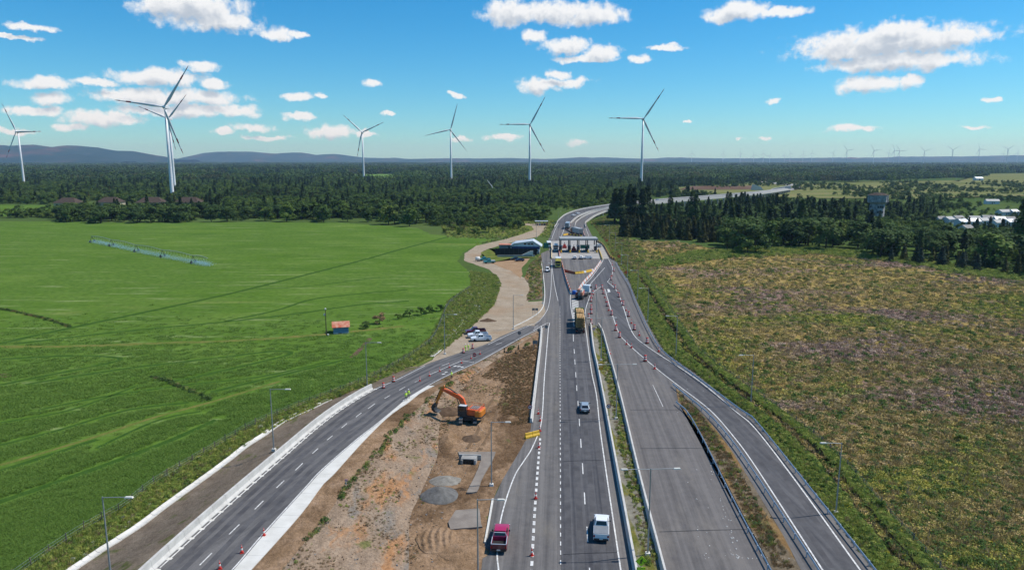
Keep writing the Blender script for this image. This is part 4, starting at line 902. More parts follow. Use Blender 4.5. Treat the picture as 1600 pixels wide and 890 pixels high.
for p in towers:
    q = p - o; leg = MB()
    for s in (-1, 1): leg.tube([q + Vector((0, 2.0, HZ)), q + Vector((0, 2.0 + 2.0 * s, .5))], .1, 6); 
    leg.tube([q + Vector((0, 0, .5)), q + Vector((0, 4, .5))], .09, 6); leg.build('tower_leg', K['dark'], t)
    for s in (-1, 1): MB().lathe([(.25, -.2), (.62, -.2), (.62, .2), (.25, .2)], 12, q + Vector((0, 2 + 2 * s, .62)), 'X').build('wheel', K['rubber'], t)
K['spray'] = mat('water droplets', (.36, .60, .80), .2)
dr = MB()
for _ in range(7000):
    k = random.random() * (len(line) - 1); i = int(k); q = arch(line[i], line[i + 1], k - i) + o
    d = abs(random.gauss(0, 1)); z = random.uniform(.1, 2.0) * (1 - min(.9, d * .3)); s = random.uniform(.03, .075)
    c = Vector((q.x + random.gauss(.8, 1.0), q.y - .6 + random.gauss(0, 1.6), z))
    dr.add([c + Vector((s, 0, -s)), c + Vector((-s, 0, -s)), c + Vector((0, s, s)), c + Vector((0, -s, s))], [(0, 1, 2), (0, 1, 3), (0, 2, 3), (1, 2, 3)])
me = bpy.data.meshes.new('water_spray'); me.from_pydata(dr.v, [], dr.f); me.materials.append(K['spray'])
tag(link('water_spray', me), 'pale blue water spray drifting below the irrigation boom', 'spray', kind='stuff')
# ================================================================ vehicles (local +Y is forward, origin on the ground)
def wheel(parent, x, y, r=.36, w=.24):
    o = link('wheel', None, parent, (x, y, r))
    MB().lathe([(r * .55, -w / 2), (r * .95, -w / 2), (r, -w * .35), (r, w * .35), (r * .95, w / 2), (r * .55, w / 2)], 14, axis='X').build('tyre', K['rubber'], o, True)
    s = 1 if x > 0 else -1
    MB().lathe([(r * .58, -w * .3), (r * .58, w * .42), (r * .2, w * .46)], 10, (0, 0, 0), 'X').build('rim', K['rim'], o, True)
    return o
def body_loft(st):
    secs = []
    for y, zl, zt, hw in st:
        h = zt - zl
        secs.append([(-hw * .93, y, zl), (hw * .93, y, zl), (hw, y, zl + h * .25), (hw, y, zl + h * .72), (hw * .94, y, zt - .03), (hw * .80, y, zt), (-hw * .80, y, zt), (-hw * .94, y, zt - .03), (-hw, y, zl + h * .72), (-hw, y, zl + h * .25)])
    return MB().loft(secs)
def cabin(t, pm, y0, y1, z0, w0, y2, y3, z1, w1, rear=True, sides=2):
    """greenhouse: base y0..y1 at z0, roof y2..y3 at z1; glass set just proud of it"""
    q = lambda y, w, z: [Vector((-w, y, z)), Vector((w, y, z))]
    A, Bq = q(y0, w0, z0), q(y1, w0, z0); Cq, Dq = q(y2, w1, z1), q(y3, w1, z1)
    mb = MB(); mb.add([A[0], A[1], Bq[1], Bq[0], Cq[0], Cq[1], Dq[1], Dq[0]], [(0, 1, 2, 3), (4, 5, 6, 7), (0, 1, 5, 4), (1, 2, 6, 5), (2, 3, 7, 6), (3, 0, 4, 7)])
    c = mb.build('cabin', pm, t, bev=.05)
    def glass(p, name, u0, u1, v0, v1):
        a, b, cc, d = p; f = lambda u, v: a.lerp(b, u).lerp(d.lerp(cc, u), v)
        n = (b - a).cross(d - a).normalized(); pts = [f(u0, v0), f(u1, v0), f(u1, v1), f(u0, v1)]
        mid = sum(pts, Vector()) / 4; cen = Vector((0, (y0 + y1) / 2, (z0 + z1) / 2)); n = n if n.dot(mid - cen) > 0 else -n
        m2 = MB(); m2.quad(*[k + n * .014 for k in pts]); m2.build(name, K['glass'], c)
    if rear: glass((A[0], A[1], Cq[1], Cq[0]), 'rear_window', .1, .9, .22, .88)
    glass((Bq[1], Bq[0], Dq[0], Dq[1]), 'windscreen', .07, .93, .12, .9)
    for s, (p, r) in enumerate((((A[0], Bq[0], Dq[0], Cq[0])), ((A[1], Bq[1], Dq[1], Cq[1]))) if False else (((A[0], Bq[0], Dq[0], Cq[0]), 0), ((A[1], Bq[1], Dq[1], Cq[1]), 1))):
        for k in range(sides):
            a = .08 + k * .86 / sides; glass(p, 'side_window', a, a + .86 / sides - .05, .2, .86)
    return c
def extras(t, L, W, zt, zb, pm, mirror=True, plate=True):
    for s in (-1, 1):
        MB().box((s * W * .42, L / 2 - .02, zb), (W * .2, .08, .18)).build('headlight', K['lens_clear'], t); MB().box((s * W * .44, -L / 2 + .02, zt), (W * .1, .07, .28)).build('tail_light', K['lens_red'], t)
        if mirror: MB().box((s * (W / 2 + .09), L * .14, 1.1), (.2, .1, .16)).build('mirror', K['black_p'], t)
    MB().box((0, L / 2, .42), (W * .9, .1, .2)).build('front_bumper', K['black_p'], t); MB().box((0, -L / 2 - .02, .48), (W * .92, .12, .2)).build('rear_bumper', K['black_p'], t)
    if plate: MB().box((0, -L / 2 - .09, .55), (.42, .03, .13)).build('number_plate', K['whiteplastic'], t)
def pickup(label, loc, rz, pm, cover=None, group='pickups', tail=None, bars=False):
    t = thing('pickup_truck', label, 'pickup', loc, rz, group); L, W = 5.3, 1.86
    body_loft([(2.62, .45, .80, .80), (2.5, .36, .98, .90), (1.55, .34, 1.08, .93), (.85, .34, 1.12, .93), (-.72, .34, 1.12, .93)]).build('body', pm, t, bev=.03)
    cabin(t, pm, -.72, 1.25, 1.08, .86, -.48, .55, 1.76, .70)
    for s in (-1, 1): MB().box((s * .88, -1.67, .77), (.10, 1.9, .74)).build('bed_side', pm, t)
    MB().box((0, -1.67, .5), (1.66, 1.88, .2)).build('bed_floor', K['dark'], t); MB().box((0, -2.58, .78), (1.84, .09, .72)).build('tailgate', tail or pm, t)
    if cover: MB().box((0, -1.66, 1.17), (1.74, 1.8, .06)).build('bed_cover', cover, t)
    if bars:
        MB().tube([(-.86, -.8, 1.2), (-.66, -.85, 1.7), (.66, -.85, 1.7), (.86, -.8, 1.2)], .05, 6).build('roll_bar', K['galv'], t)
        for s in (-1, 1): MB().tube([(s * .86, -.8, 1.2), (s * .88, -2.5, 1.2)], .045, 6).build('bed_rail', K['galv'], t)
        MB().tube([(-.88, -2.55, 1.19), (.88, -2.55, 1.19)], .045, 6).build('tail_rail', K['galv'], t)
    for s in (-1, 1):
        for y in (1.62, -1.6): wheel(t, s * .80, y, .39, .26)
    extras(t, 5.26, W, .85, .78, pm); return t
def car(label, loc, rz, pm, group='cars', hatch=True, van=False):
    t = thing('car', label, 'car', loc, rz, group); W = 1.74; L = 4.2
    h = 1.45 if not van else 1.8
    body_loft([(2.1, .42, .68, .72), (1.98, .32, .80, .82), (1.0, .30, .92, .87), (-1.5, .30, .95, .87), (-2.0, .34, .92, .82), (-2.1, .45, .86, .76)]).build('body', pm, t, bev=.03)
    cabin(t, pm, -2.02 if hatch else -1.55, 1.15, .90, .80, -1.5 if hatch else -1.0, .25, h, .62)
    for s in (-1, 1):
        for y in (1.3, -1.28): wheel(t, s * .76, y, .31, .2)
    extras(t, 4.2, W, .78, .66, pm); return t
def tractor(t, pm, y, wind=False):
    """cab-over tractor unit, front at y"""
    MB().box((0, y - 1.1, 1.95), (2.45, 2.2, 2.5), 0, .97).build('cab', pm, t, bev=.08)
    MB().box((0, y + .02, 2.4), (2.15, .05, .85)).build('windscreen', K['glass'], t); MB().box((0, y + .03, 1.3), (1.9, .06, .7)).build('grille', K['dark'], t)
    for s in (-1, 1):
        MB().box((s * 1.225, y - .8, 2.4), (.03, 1.0, .75)).build('side_window', K['glass'], t); MB().box((s * 1.42, y - .1, 2.3), (.25, .12, .6)).build('mirror', K['black_p'], t); MB().box((s * .9, y + .04, .85), (.4, .06, .25)).build('headlight', K['lens_clear'], t)
    MB().box((0, y, .62), (2.4, .25, .35)).build('bumper', pm, t)
    if wind: MB().box((0, y - 1.5, 3.5), (2.2, 1.3, .7), 0, .8).build('wind_deflector', pm, t)
    MB().box((0, y - 4.0, .85), (.95, 5.0, .3)).build('chassis', K['dark'], t)
    for yy in (y - .9, y - 4.2, y - 5.4):
        for s in (-1, 1): wheel(t, s * 1.02, yy, .5, .34)
def trailer_wheels(t, ys):
    for yy in ys:
        for s in (-1, 1): wheel(t, s * 1.0, yy, .5, .4)
HD = R(-3.9)     # heading of the highway
pickup('magenta red pickup with open black bed parked on the road shoulder', P(782, 846, .15), R(-4), K['magenta_p'], None, 'pickups', K['maroon_p'], True)
pickup('white pickup with grey bed cover driving away on the highway', P(939.5, 830, .12), HD - R(4), K['white_p'], K['grey_p'])
car('silver hatchback driving away on the highway beyond the white pickup', P(913.5, 640, .12), HD, K['silver_p'])
pickup('nearest white double-cab pickup parked in the gravel yard', P(751.5, 532, .07), R(98), K['white_p'])
pickup('white pickup parked behind the nearest one in the gravel yard', P(746.5, 526.5, .07), R(100), K['white_p'])
pickup('dark maroon pickup parked farthest back in the gravel yard', P(743, 520.5, .07), R(102), K['maroon_p'])
# log truck
t = thing('log_truck', 'timber truck with trailer stacked high with sawn logs, green headboard', 'truck', P(905.5, 510, .12), HD)
tractor(t, K['green_p'], 9.6)
MB().box((0, -1.0, 1.15), (1.1, 14.5, .35)).build('trailer_frame', K['dark'], t); trailer_wheels(t, (-6.9, -5.7, -4.5))
mb = MB(); mb.lathe([(.19, -2.9), (.19, 2.9)], 8, axis='Y'); lg = mb.mesh('log', K['logbark_lit'], True); lg.materials.append(K['logend_shaded'])
for f in lg.polygons:
    if len(f.vertices) > 4: f.material_index = 1; f.use_smooth = False
for yc in (-4.6, 2.2):
    for k in range(8):
        n = 6 if k % 2 == 0 else 5
        for i in range(n):
            o = link('log', lg, t, ((i - (n - 1) / 2) * .40, yc + random.uniform(-.25, .25), 1.55 + k * .345), (0, 0, random.uniform(-.01, .01))); s = random.uniform(.85, 1.08); o.scale = (s, 1, s)
    for y in (yc - 2, yc + 2):
        for s in (-1, 1): MB().box((s * 1.24, y, 2.7), (.1, .12, 3.0)).build('stake', K['dark'], t)
    MB().box((0, yc, 1.32), (2.5, .2, .14)).build('bunk', K['dark'], t)
MB().box((0, 5.6, 2.7), (2.45, .12, 2.9)).build('headboard', K['green_p'], t); MB().box((0, -8.25, .7), (2.4, .1, .3)).build('rear_bar', K['dark'], t)
for s in (-1, 1): MB().box((s * .9, -8.31, .72), (.35, .05, .15)).build('tail_light', K['lens_red'], t)
# flatbed with red load
t = thing('flatbed_truck', 'flatbed truck with red and grey stacked load ahead of the log truck', 'truck', P(911.5, 463, .13), R(-20))
tractor(t, K['white_p'], 5.5); MB().box((0, -2.2, 1.25), (2.5, 8.2, .3)).build('flatbed', K['dark'], t); trailer_wheels(t, (-4.4, -5.5))
for i, (x, y, z, m) in enumerate(((-.8, -4.9, 1.9, 'maroon_p'), (.0, -4.9, 1.9, 'conc_grey'), (.8, -4.9, 1.9, 'rust'), (-.5, -2.8, 2.0, 'conc_new'), (.5, -2.9, 1.9, 'redplastic'), (0, -.8, 2.0, 'conc_grey'), (-.4, -4.2, 2.8, 'rust'), (.5, -4.4, 2.7, 'conc_new'))): MB().box((x, y, z), (.75, 1.8, 1.0)).build('crate', K[m], t)
# oncoming yellow truck
t = thing('yellow_truck', 'pale yellow truck coming towards the camera beside the toll apron', 'truck', P(872, 416, .13), R(176))
tractor(t, K['yellow_p'], 4.6, True); mb = MB(); mb.box((0, -1.4, 2.5), (2.5, 6.0, 2.4)); mb.build('cargo_box', K['yellow_p'], t, bev=.05); MB().box((0, -1.4, 3.74), (2.4, 5.9, .05)).build('tarpaulin', K['sheet'], t)
car('white van-like car driving beside the yellow truck on the left', P(855.5, 424, .1), R(182), K['white_p'], hatch=True, van=True)
t = thing('white_truck', 'white truck tractor passing the toll in the left lane', 'truck', P(868, 391, .15), R(178)); tractor(t, K['white_p'], 3.2, True)
t = thing('minibus', 'white minibus with dark windows waiting behind the green sign', 'bus', P(857.5, 386, .12), R(180))
mb = body_loft([(3.4, .5, 2.3, 1.0), (3.0, .4, 3.0, 1.1), (-3.3, .4, 3.0, 1.1), (-3.4, .5, 2.9, 1.05)]); mb.build('body', K['white_p'], t)
MB().box((0, 3.33, 2.2), (1.8, .3, .9)).build('windscreen', K['glass'], t)
for s in (-1, 1):
    MB().box((s * 1.12, -.2, 2.1), (.04, 5.4, .7)).build('side_window', K['glass'], t)
    for y in (2.1, -2.1): wheel(t, s * .98, y, .42, .26)
def box_truck(label, loc, rz, cm, pm):
    t = thing('box_truck', label, 'truck', loc, rz, 'box trailers beyond the toll')
    tractor(t, pm, 8.2, True); MB().box((0, -1.0, 2.65), (2.55, 11.5, 2.9)).build('trailer_box', cm, t); MB().box((0, -6.78, 2.6), (2.3, .06, 2.6)).build('rear_door', K['conc_grey'], t); MB().box((0, -1, 1.05), (1.1, 11, .3)).build('trailer_frame', K['dark'], t); trailer_wheels(t, (-5.6, -4.4, -3.2))
box_truck('truck with bluish box trailer driving away on the left carriageway', P(887, 356.5, .12), R(-9), mat('trailer blue-grey', (.30, .38, .46), .5), K['rust'])
box_truck('truck with grey box trailer stopped beyond the toll canopy', P(901.5, 366, .12), R(16), mat('trailer grey', (.40, .43, .45), .5), K['maroon_p'])
for i, u in enumerate((898, 908, 917.8)): car('%s white car parked in front of the toll canopy' % ('left', 'middle', 'right')[i], P(u, 404, .15), R(90 + (-4, 3, 8)[i]) if i == 2 else R(-5 + 3 * i), K['white_p'], 'white cars parked at the toll')
car('dark grey car passing right of the toll canopy', P(935.6, 385.5, .15), R(8), K['silver_p'])
pickup('teal pickup parked at the left end of the earth lot', P(757, 407, .08), R(112), K['teal_p']); pickup('pale teal pickup nearest the track in the earth lot', P(764.5, 411, .08), R(104), K['teal_p'], K['sheet'])
car('navy blue car parked at the right end of the earth lot', P(812, 408, .08), R(96), K['navy_p'], hatch=False); car('black car parked behind the navy car in the earth lot', P(805, 406, .08), R(95), K['black_p'], hatch=False)
t = thing('water_trailer', 'small white round tank trailer at the far left of the lot', 'trailer', P(746.5, 408, .08))
MB().lathe([(.3, -1.1), (.8, -.9), (.85, 0), (.8, .9), (.3, 1.1)], 14, (0, 0, 1.25), 'X').build('tank', K['whiteplastic'], t, True); MB().box((0, 0, .5), (2.4, 1, .15)).build('frame', K['dark'], t); [wheel(t, .0 + s * .0 + .01 * s, s * .6, .33, .2) for s in (-1, 1)]
for i, (u, v) in enumerate(((896.5, 337.5), (903, 334.5))): car('%s small white car on the viaduct bend' % ('nearer', 'farther')[i], PB(u, v, .05), R(-50), K['white_p'], 'cars on the viaduct')
car('white van on the far road behind the dark pines', PB(1028, 313.3, .05), R(-75), K['white_p'], 'cars on the viaduct', van=True)
# ================================================================ excavator
base = P(732, 657, .16)
t = thing('excavator', 'large orange crawler excavator digging into the cut slope', 'excavator', base, 0)
for s in (-1, 1):
    trk = link('track', None, t, (s * 1.22, 0, 0))
    mb = MB(); prof = [(-2.05, .45), (-1.9, .14), (-1.5, .02), (1.5, .02), (1.9, .14), (2.05, .45), (1.9, .78), (1.5, .92), (-1.5, .92), (-1.9, .78)]; mb.prism(prof, 'X', -.31, .31); mb.build('track_belt', K['dark'], trk, bev=.03)
    for k in range(15):
        y = -1.6 + k * .23; MB().box((0, y, .935), (.64, .15, .05)).build('track_shoe', K['conc_grey'], trk)
    for y in (-2.05, 2.05): MB().box((0, y, .45), (.62, .08, .3)).build('track_shoe', K['conc_grey'], trk)
MB().box((0, 0, .7), (2.0, 2.2, .5)).build('undercarriage', K['dark'], t); MB().lathe([(.75, .9), (.75, 1.15)], 16).build('slew_ring', K['dark'], t)
u = link('house', None, t, (0, 0, 1.15), (0, 0, R(71)))            # local +Y points along the boom
MB().box((0, -.7, .12), (2.75, 4.3, .24)).build('deck', K['dark'], u)
MB().box((.15, -1.35, .78), (2.45, 2.6, 1.1), 0, .96).build('engine_cover', K['exc'], u, bev=.08)
MB().prism([(-1.36, -1.7), (1.36, -1.7), (1.36, -2.55), (1.0, -2.85), (-1.0, -2.85), (-1.36, -2.55)], 'Z', .1, 1.25).build('counterweight', K['exc2'], u, bev=.12)
MB().box((.2, -1.2, 1.36), (1.6, 1.5, .06)).build('grille', K['conc_grey'], u)
for k in range(5): MB().box((.2, -1.8 + k * .3, 1.40), (1.5, .12, .05)).build('vent_slat', K['dark'], u)
for a, b in (((-1.2, -2.4, 1.3), (-1.2, -.2, 1.3)), ((1.25, -2.4, 1.3), (1.25, -.2, 1.3)), ((-1.2, -2.5, 1.3), (1.25, -2.5, 1.3))):
    a, b = Vector(a), Vector(b); r = MB(); r.tube([a, a + Vector((0, 0, .5)), b + Vector((0, 0, .5)), b], .03, 5); r.build('handrail', K['exc'], u)
cb = MB().box((-.88, .65, 1.05), (.95, 1.65, 1.65), 0, .92).build('cab', K['dark'], u, bev=.05)
MB().box((-.88, 1.47, 1.25), (.75, .06, 1.1)).build('windscreen', K['glass'], cb); MB().box((-1.345, .65, 1.35), (.05, 1.3, .8)).build('door_window', K['glass'], cb); MB().box((-.88, .6, 1.9), (.85, 1.3, .05)).build('cab_roof', K['sheet'], cb)
MB().box((.95, .5, .55), (.75, 1.6, .7)).build('tool_box', K['exc'], u)
# the boom lives in the local Y-Z plane
def limb(name, pts, w, m, parent):
    """tapering box limb: pts = (y, z, depth)"""
    secs = []
    for i, (y, z, d) in enumerate(pts):
        a = pts[max(i - 1, 0)]; b = pts[min(i + 1, len(pts) - 1)]; dy, dz = b[0] - a[0], b[1] - a[1]; l = math.hypot(dy, dz) or 1; ny, nz = -dz / l, dy / l
        secs.append([(-w, y + ny * d / 2, z + nz * d / 2), (w, y + ny * d / 2, z + nz * d / 2), (w, y - ny * d / 2, z - nz * d / 2), (-w, y - ny * d / 2, z - nz * d / 2)])
    return MB().loft(secs).build(name, m, parent, bev=.02)
bo = limb('boom', [(.35, .35, .45), (.65, 1.5, .62), (1.15, 2.65, .78), (1.75, 3.05, .80), (3.2, 3.55, .62), (4.9, 4.15, .38)], .26, K['exc'], u)
st = limb('stick', [(4.45, 4.75, .28), (4.85, 4.25, .62), (5.35, 3.1, .48), (6.15, 1.35, .32)], .2, K['exc2'], u)
cy = MB(); cy.tube([(.0, 1.9, 3.45), (0, 3.4, 4.3), (0, 4.4, 4.72)], [.11, .11, .06], 8); cy.build('stick_cylinder', K['dark'], u)
for s in (-1, 1): MB().tube([(s * .36, .9, .25), (s * .36, 1.6, 1.8), (s * .36, 2.0, 2.8)], [.1, .1, .06], 8).build('boom_cylinder', K['dark'], u)
MB().tube([(0, 5.2, 4.1), (0, 6.0, 2.5), (0, 6.45, 1.6)], [.1, .09, .06], 8).build('bucket_cylinder', K['dark'], u)
bk = MB(); prof = [(6.05, 1.5), (6.55, 1.35), (6.85, .85), (6.8, .25), (6.35, -.15), (5.75, -.2), (5.7, -.05), (6.15, .15), (6.3, .6), (6.05, 1.1)]
bk.prism(prof, 'X', -.62, .62); bko = bk.build('bucket', K['dark'], u, bev=.02)
for k in range(5): MB().box((-.52 + k * .26, 5.6, -.14), (.1, .3, .08)).build('tooth', K['conc_grey'], bko)
# ================================================================ people
def worker(label, loc, rz, arm=(.2, -.1), stride=.12, vest='lime', legs='cloth', lean=0.0, h=1.75):
    t = thing('person', label, 'person', loc, rz, 'road workers'); k = h / 1.75
    V = [((0, 0, .95), .15), ((0, .01, 1.15), .14), ((0, .02, 1.36), .165), ((0, .02, 1.48), .07), ((0, .03, 1.56), .065), ((0, .045, 1.66), .10), ((0, .04, 1.75), .085)]
    E_ = [(0, 1), (1, 2), (2, 3), (3, 4), (4, 5), (5, 6)]
    for s, dy in ((-1, stride), (1, -stride)):
        b = len(V); V += [((s * .10, 0, .90), .10), ((s * .11, dy * .6 + .03, .50), .068), ((s * .11, dy, .10), .05), ((s * .12, dy + .02, .05), .05), ((s * .13, dy + .15, .04), .042)]; E_ += [(0, b), (b, b + 1), (b + 1, b + 2), (b + 2, b + 3), (b + 3, b + 4)]
    for s in (-1, 1):
        b = len(V); ax, ay = arm if s > 0 else (.05, .08)
        el = Vector((s * (.25 + ax * .3), ay * .5 - .02, 1.12)); wr = Vector((s * (.25 + ax * .3), ay + .16, .92 + ax * .35)); V += [((s * .17, .02, 1.40), .07), (tuple(el), .045), (tuple(wr), .034), (tuple(wr + Vector((0, .05, -.07))), .036)]; E_ += [(2, b), (b, b + 1), (b + 1, b + 2), (b + 2, b + 3)]
        hb = b + 3
        for f in range(4):
            n = len(V); o = Vector((s * .0 + (f - 1.5) * .02, .03, -.05)); p = wr + Vector((0, .05, -.07)); V += [(tuple(p + o), .010), (tuple(p + o + Vector((0, .0, -.045))), .008)]; E_ += [(hb, n), (n, n + 1)]
        n = len(V); p = wr + Vector((-s * .03, .08, -.06)); V += [(tuple(p), .011), (tuple(p + Vector((-s * .01, .03, -.03))), .009)]; E_ += [(hb, n), (n, n + 1)]
    me = bpy.data.meshes.new('body'); me.from_pydata([v for v, _ in V], E_, []); o = link('body', me, t)
    sk = o.modifiers.new('skin', 'SKIN'); 
    for i, (_, r) in enumerate(V): me.skin_vertices[0].data[i].radius = (r, r * .8)
    me.skin_vertices[0].data[0].use_root = True
    sb = o.modifiers.new('sub', 'SUBSURF'); sb.levels = 1; sb.render_levels = 1
    dg = bpy.context.evaluated_depsgraph_get(); nm = bpy.data.meshes.new_from_object(o.evaluated_get(dg)); o.modifiers.clear(); o.data = nm; bpy.data.meshes.remove(me)
    nm.materials.clear(); [nm.materials.append(K[m]) for m in ('skin', legs, vest, 'dark')]
    for f in nm.polygons:
        z = f.center.z; ax = abs(f.center.x); f.use_smooth = True
        f.material_index = 3 if z < .10 else 1 if z < .93 and ax < .22 else 2 if z < 1.47 and not (ax > .19 and z < 1.0) else 0
    ve = MB(); ve.loft([[(w * math.cos(a), .02 + d * math.sin(a), z) for a in [2 * math.pi * j / 14 for j in range(14)]] for z, w, d in ((.88, .20, .16), (1.0, .185, .15), (1.2, .19, .15), (1.36, .225, .16), (1.44, .17, .12), (1.47, .09, .08))]); ve.build('vest', K[vest], t, True)
    for z in (1.0, 1.18): ve = MB(); ve.loft([[(w * math.cos(a), .02 + w * .82 * math.sin(a), zz) for a in [2 * math.pi * j / 14 for j in range(14)]] for zz, w in ((z, .20), (z + .06, .20))], False); ve.build('reflective_band', K['conc_new'], t)
    hl = MB(); hl.lathe([(.135, 1.715), (.118, 1.72), (.115, 1.78), (.085, 1.845), (.03, 1.865)], 14, (0, .04, 0)); hl.build('helmet', K['helmet'], t, True)
    for s in (-1, 1): MB().box((s * .035, .135, 1.672), (.025, .012, .014)).build('eye', K['hair'], t)
    MB().box((0, .145, 1.645), (.025, .03, .04), 0, .4).build('nose', K['skin'], t); MB().box((0, .132, 1.612), (.05, .012, .01)).build('mouth', K['sign_red'], t)
    t.scale = (k, k, k); return t
worker('worker in yellow vest at the kerb, nearer of the pair by the apron', PR(634.5, 626, .03), R(40), (.3, .1), .14)
worker('worker in dark clothes and yellow vest, farther of the pair by the apron', PR(638.5, 622, .03), R(-150), (.1, .15), .06, 'lime', 'cloth')
worker('worker in yellow vest standing right of the apron end above the excavator', PR(705.5, 592, -.03), R(-120), (.1, .1), .05, 'lime', 'cloth')
worker('worker in full yellow suit beside the cones, left of the pair', P(727.5, 549, .08), R(100), (.3, .2), .1, 'lime', 'lime'); worker('worker in full yellow suit beside the cones, right of the pair', P(731.5, 548, .08), R(-60), (.5, .2), .1, 'lime', 'lime')
# ================================================================ lamps
def lamp(label, base, arms, h=10.0, arm=2.4, group='street lamps'):
    t = thing('street_lamp', label, 'street lamp', base, 0, group)
    MB().box((0, 0, .12), (.6, .6, .34), 0, .85).build('footing', K['conc_new'], t)
    MB().tube([(0, 0, .2), (0, 0, h * .5), (0, 0, h)], [.10, .08, .06], 8).build('pole', K['lampsteel'], t)
    for a in arms:
        d = Vector((math.cos(R(a)), math.sin(R(a)), 0)); e = Vector((0, 0, h - .05)) + d * arm
        ar = MB(); ar.tube([(0, 0, h - .1), Vector((0, 0, h - .06)) + d * arm * .5, e], .045, 6); ar.build('arm', K['lampsteel'], t)
        hd = MB(); hd.box(e + d * .3, (.85, .3, .12), R(a), .8); hd.build('lamp_head', K['conc_new'], t)
GR = 'single-arm lamps along the right ramp'
for i, (u, v) in enumerate(((1306, 801), (1173, 632), (1056, 556), (1012, 502), (996, 467), (980, 437), (971, 413), (961, 393), (952, 378))):
    lamp('%s single-arm street lamp from the camera beside the right ramp' % ORD[i], P(u, v, .1), (178,), 9.6, 2.0, GR)
for i, (u, v) in enumerate(((1012, 866), (962.6, 654), (939, 563), (931, 513))): lamp('%s two-armed street lamp from the camera in the grassy median' % ORD[i], P(u, v, .14), (2, 182), 10.6 if i == 0 else 10, 2.7, 'two-armed median lamps')
lefts = [(175, 915), (428, 703), (574, 609), (695, 553)]
for i, (u, v) in enumerate(lefts): lamp('%s street lamp from the camera along the left ramp verge' % ORD[i], (PR(u, v, -.1)), (0,), 9.6, 2.3, 'lamps along the left ramp')
lamp('street lamp at the junction edge of the gravel yard', P(802, 514, .1), (0,), 9.4, 2.0); lamp('street lamp on the verge left of the white van-like car', P(848, 474, .1), (0,), 13, 1.6)
lamp('street lamp in the pit beside the gravel heap', P(768, 758, .12), (0,), 9.4, 2.0, 'lamps standing in the pit'); lamp('street lamp in the pit beside the magenta pickup, foot out of frame', P(747, 905, .12), (0,), 9.4, 2.2, 'lamps standing in the pit')
for i, (u, v) in enumerate(((861, 373), (872, 350), (838, 372))): lamp('%s distant slender lamp near the toll road bend' % ORD[i], P(u, v, .1), (0,), 9, 1.6)
# ================================================================ cones and drums
def cone_proto():
    t = link('traffic_cone', None); MB().box((0, 0, .03), (.42, .42, .06)).build('cone_base', K['redplastic'], t)
    MB().lathe([(.17, .05), (.125, .36)], 12).build('cone_body', K['redplastic'], t, True); MB().lathe([(.127, .36), (.098, .58)], 12).build('reflective_collar', K['whiteplastic'], t, True); MB().lathe([(.098, .58), (.085, .68), (.066, .82)], 12).build('cone_neck', K['redplastic'], t, True); MB().lathe([(.067, .82), (.056, .9)], 12).build('upper_collar', K['whiteplastic'], t, True); MB().lathe([(.056, .9), (.04, 1.0), (.01, 1.01)], 12).build('cone_tip', K['redplastic'], t, True)
    return t
def drum_proto():
    t = link('channelizer_drum', None); MB().lathe([(.40, 0), (.40, .08), (.30, .1)], 14).build('drum_foot', K['rubber'], t, True)
    for k in range(5): MB().lathe([(.29 - k * .012, .1 + k * .2), (.278 - k * .012, .3 + k * .2)], 14).build('drum_band', K['redplastic' if k % 2 == 0 else ('whiteplastic' if True else '')], t, True)
    MB().lathe([(.23, 1.1), (.1, 1.14)], 14).build('drum_top', K['redplastic'], t, True); return t
cproto, dproto = cone_proto(), drum_proto(); used = {}
def put_cone(pr, label, loc, group, s=1.0):
    o = pr if not used.get(pr.name) else copy_tree(pr); used[pr.name.split('.')[0]] = True; used[pr.name] = True
    o.location = loc; o.scale = (s, s, s); o.rotation_euler.z = random.uniform(0, 1.5); tag(o, label, 'cone' if pr is cproto else 'drum', group)
def cone_row(pts, row, f, kinds=None, s=1.0):
    for i, (u, v) in enumerate(pts):
        d = kinds and kinds[i % len(kinds)] == 'd'
        put_cone(dproto if d else cproto, '%s red and white %s from the camera %s' % (ORD[i], 'drum or cone' if False else ('drum' if d else 'cone'), row), f(u, v), 'cones ' + row, s)
cone_row([(343.7, 888), (378, 863), (412.5, 836)], 'along the right edge of the left ramp', lambda u, v: PR(u, v, .02), None, .95)
cone_row([(656, 595), (671, 587), (687, 580), (702, 574), (721, 567), (736, 560), (750, 553)], 'across the middle of the left ramp', lambda u, v: PR(u, v, .02))
cone_row([(599, 606), (615, 596), (724, 551), (738.5, 544)], 'along the left edge of the left ramp', lambda u, v: PR(u, v, .03), 'd')
cone_row([(831, 867), (837, 778), (842, 699), (843.6, 673), (844, 657), (841, 646)], 'on the highway shoulder', lambda u, v: P(u, v, .145))
cone_row([(923.6, 506), (919.6, 497), (923.6, 490), (923.6, 483), (923, 471), (924, 465), (926.5, 460), (931, 451)], 'left side of the closed lane', lambda u, v: P(u, v, .145), 'dd', 1.25)
cone_row([(1023, 576), (1008, 564), (986.4, 543), (979, 538), (968, 527), (962, 516), (963, 508), (955.5, 492), (951, 485), (949, 478), (947, 472), (945, 465), (942.6, 459), (940.6, 451)], 'left edge line of the right ramp', lambda u, v: P(u, v, .145), 'cdccddcd', 1.3)
cone_row([(1029, 549), (1011, 536), (998.7, 524), (991, 515), (986.4, 505), (982, 494), (978, 485), (973.5, 477), (970.6, 471), (967, 464), (965, 457), (961, 451), (957.5, 444), (954.5, 437), (956, 431), (958.7, 424), (956.5, 414)], 'right edge line of the right ramp', lambda u, v: P(u, v, .145), 'cdcd', 1.3)
put_cone(cproto, 'single red cone leaning on the median barrier top end', P(953, 553, .145), 'cones by the median', 1.2)
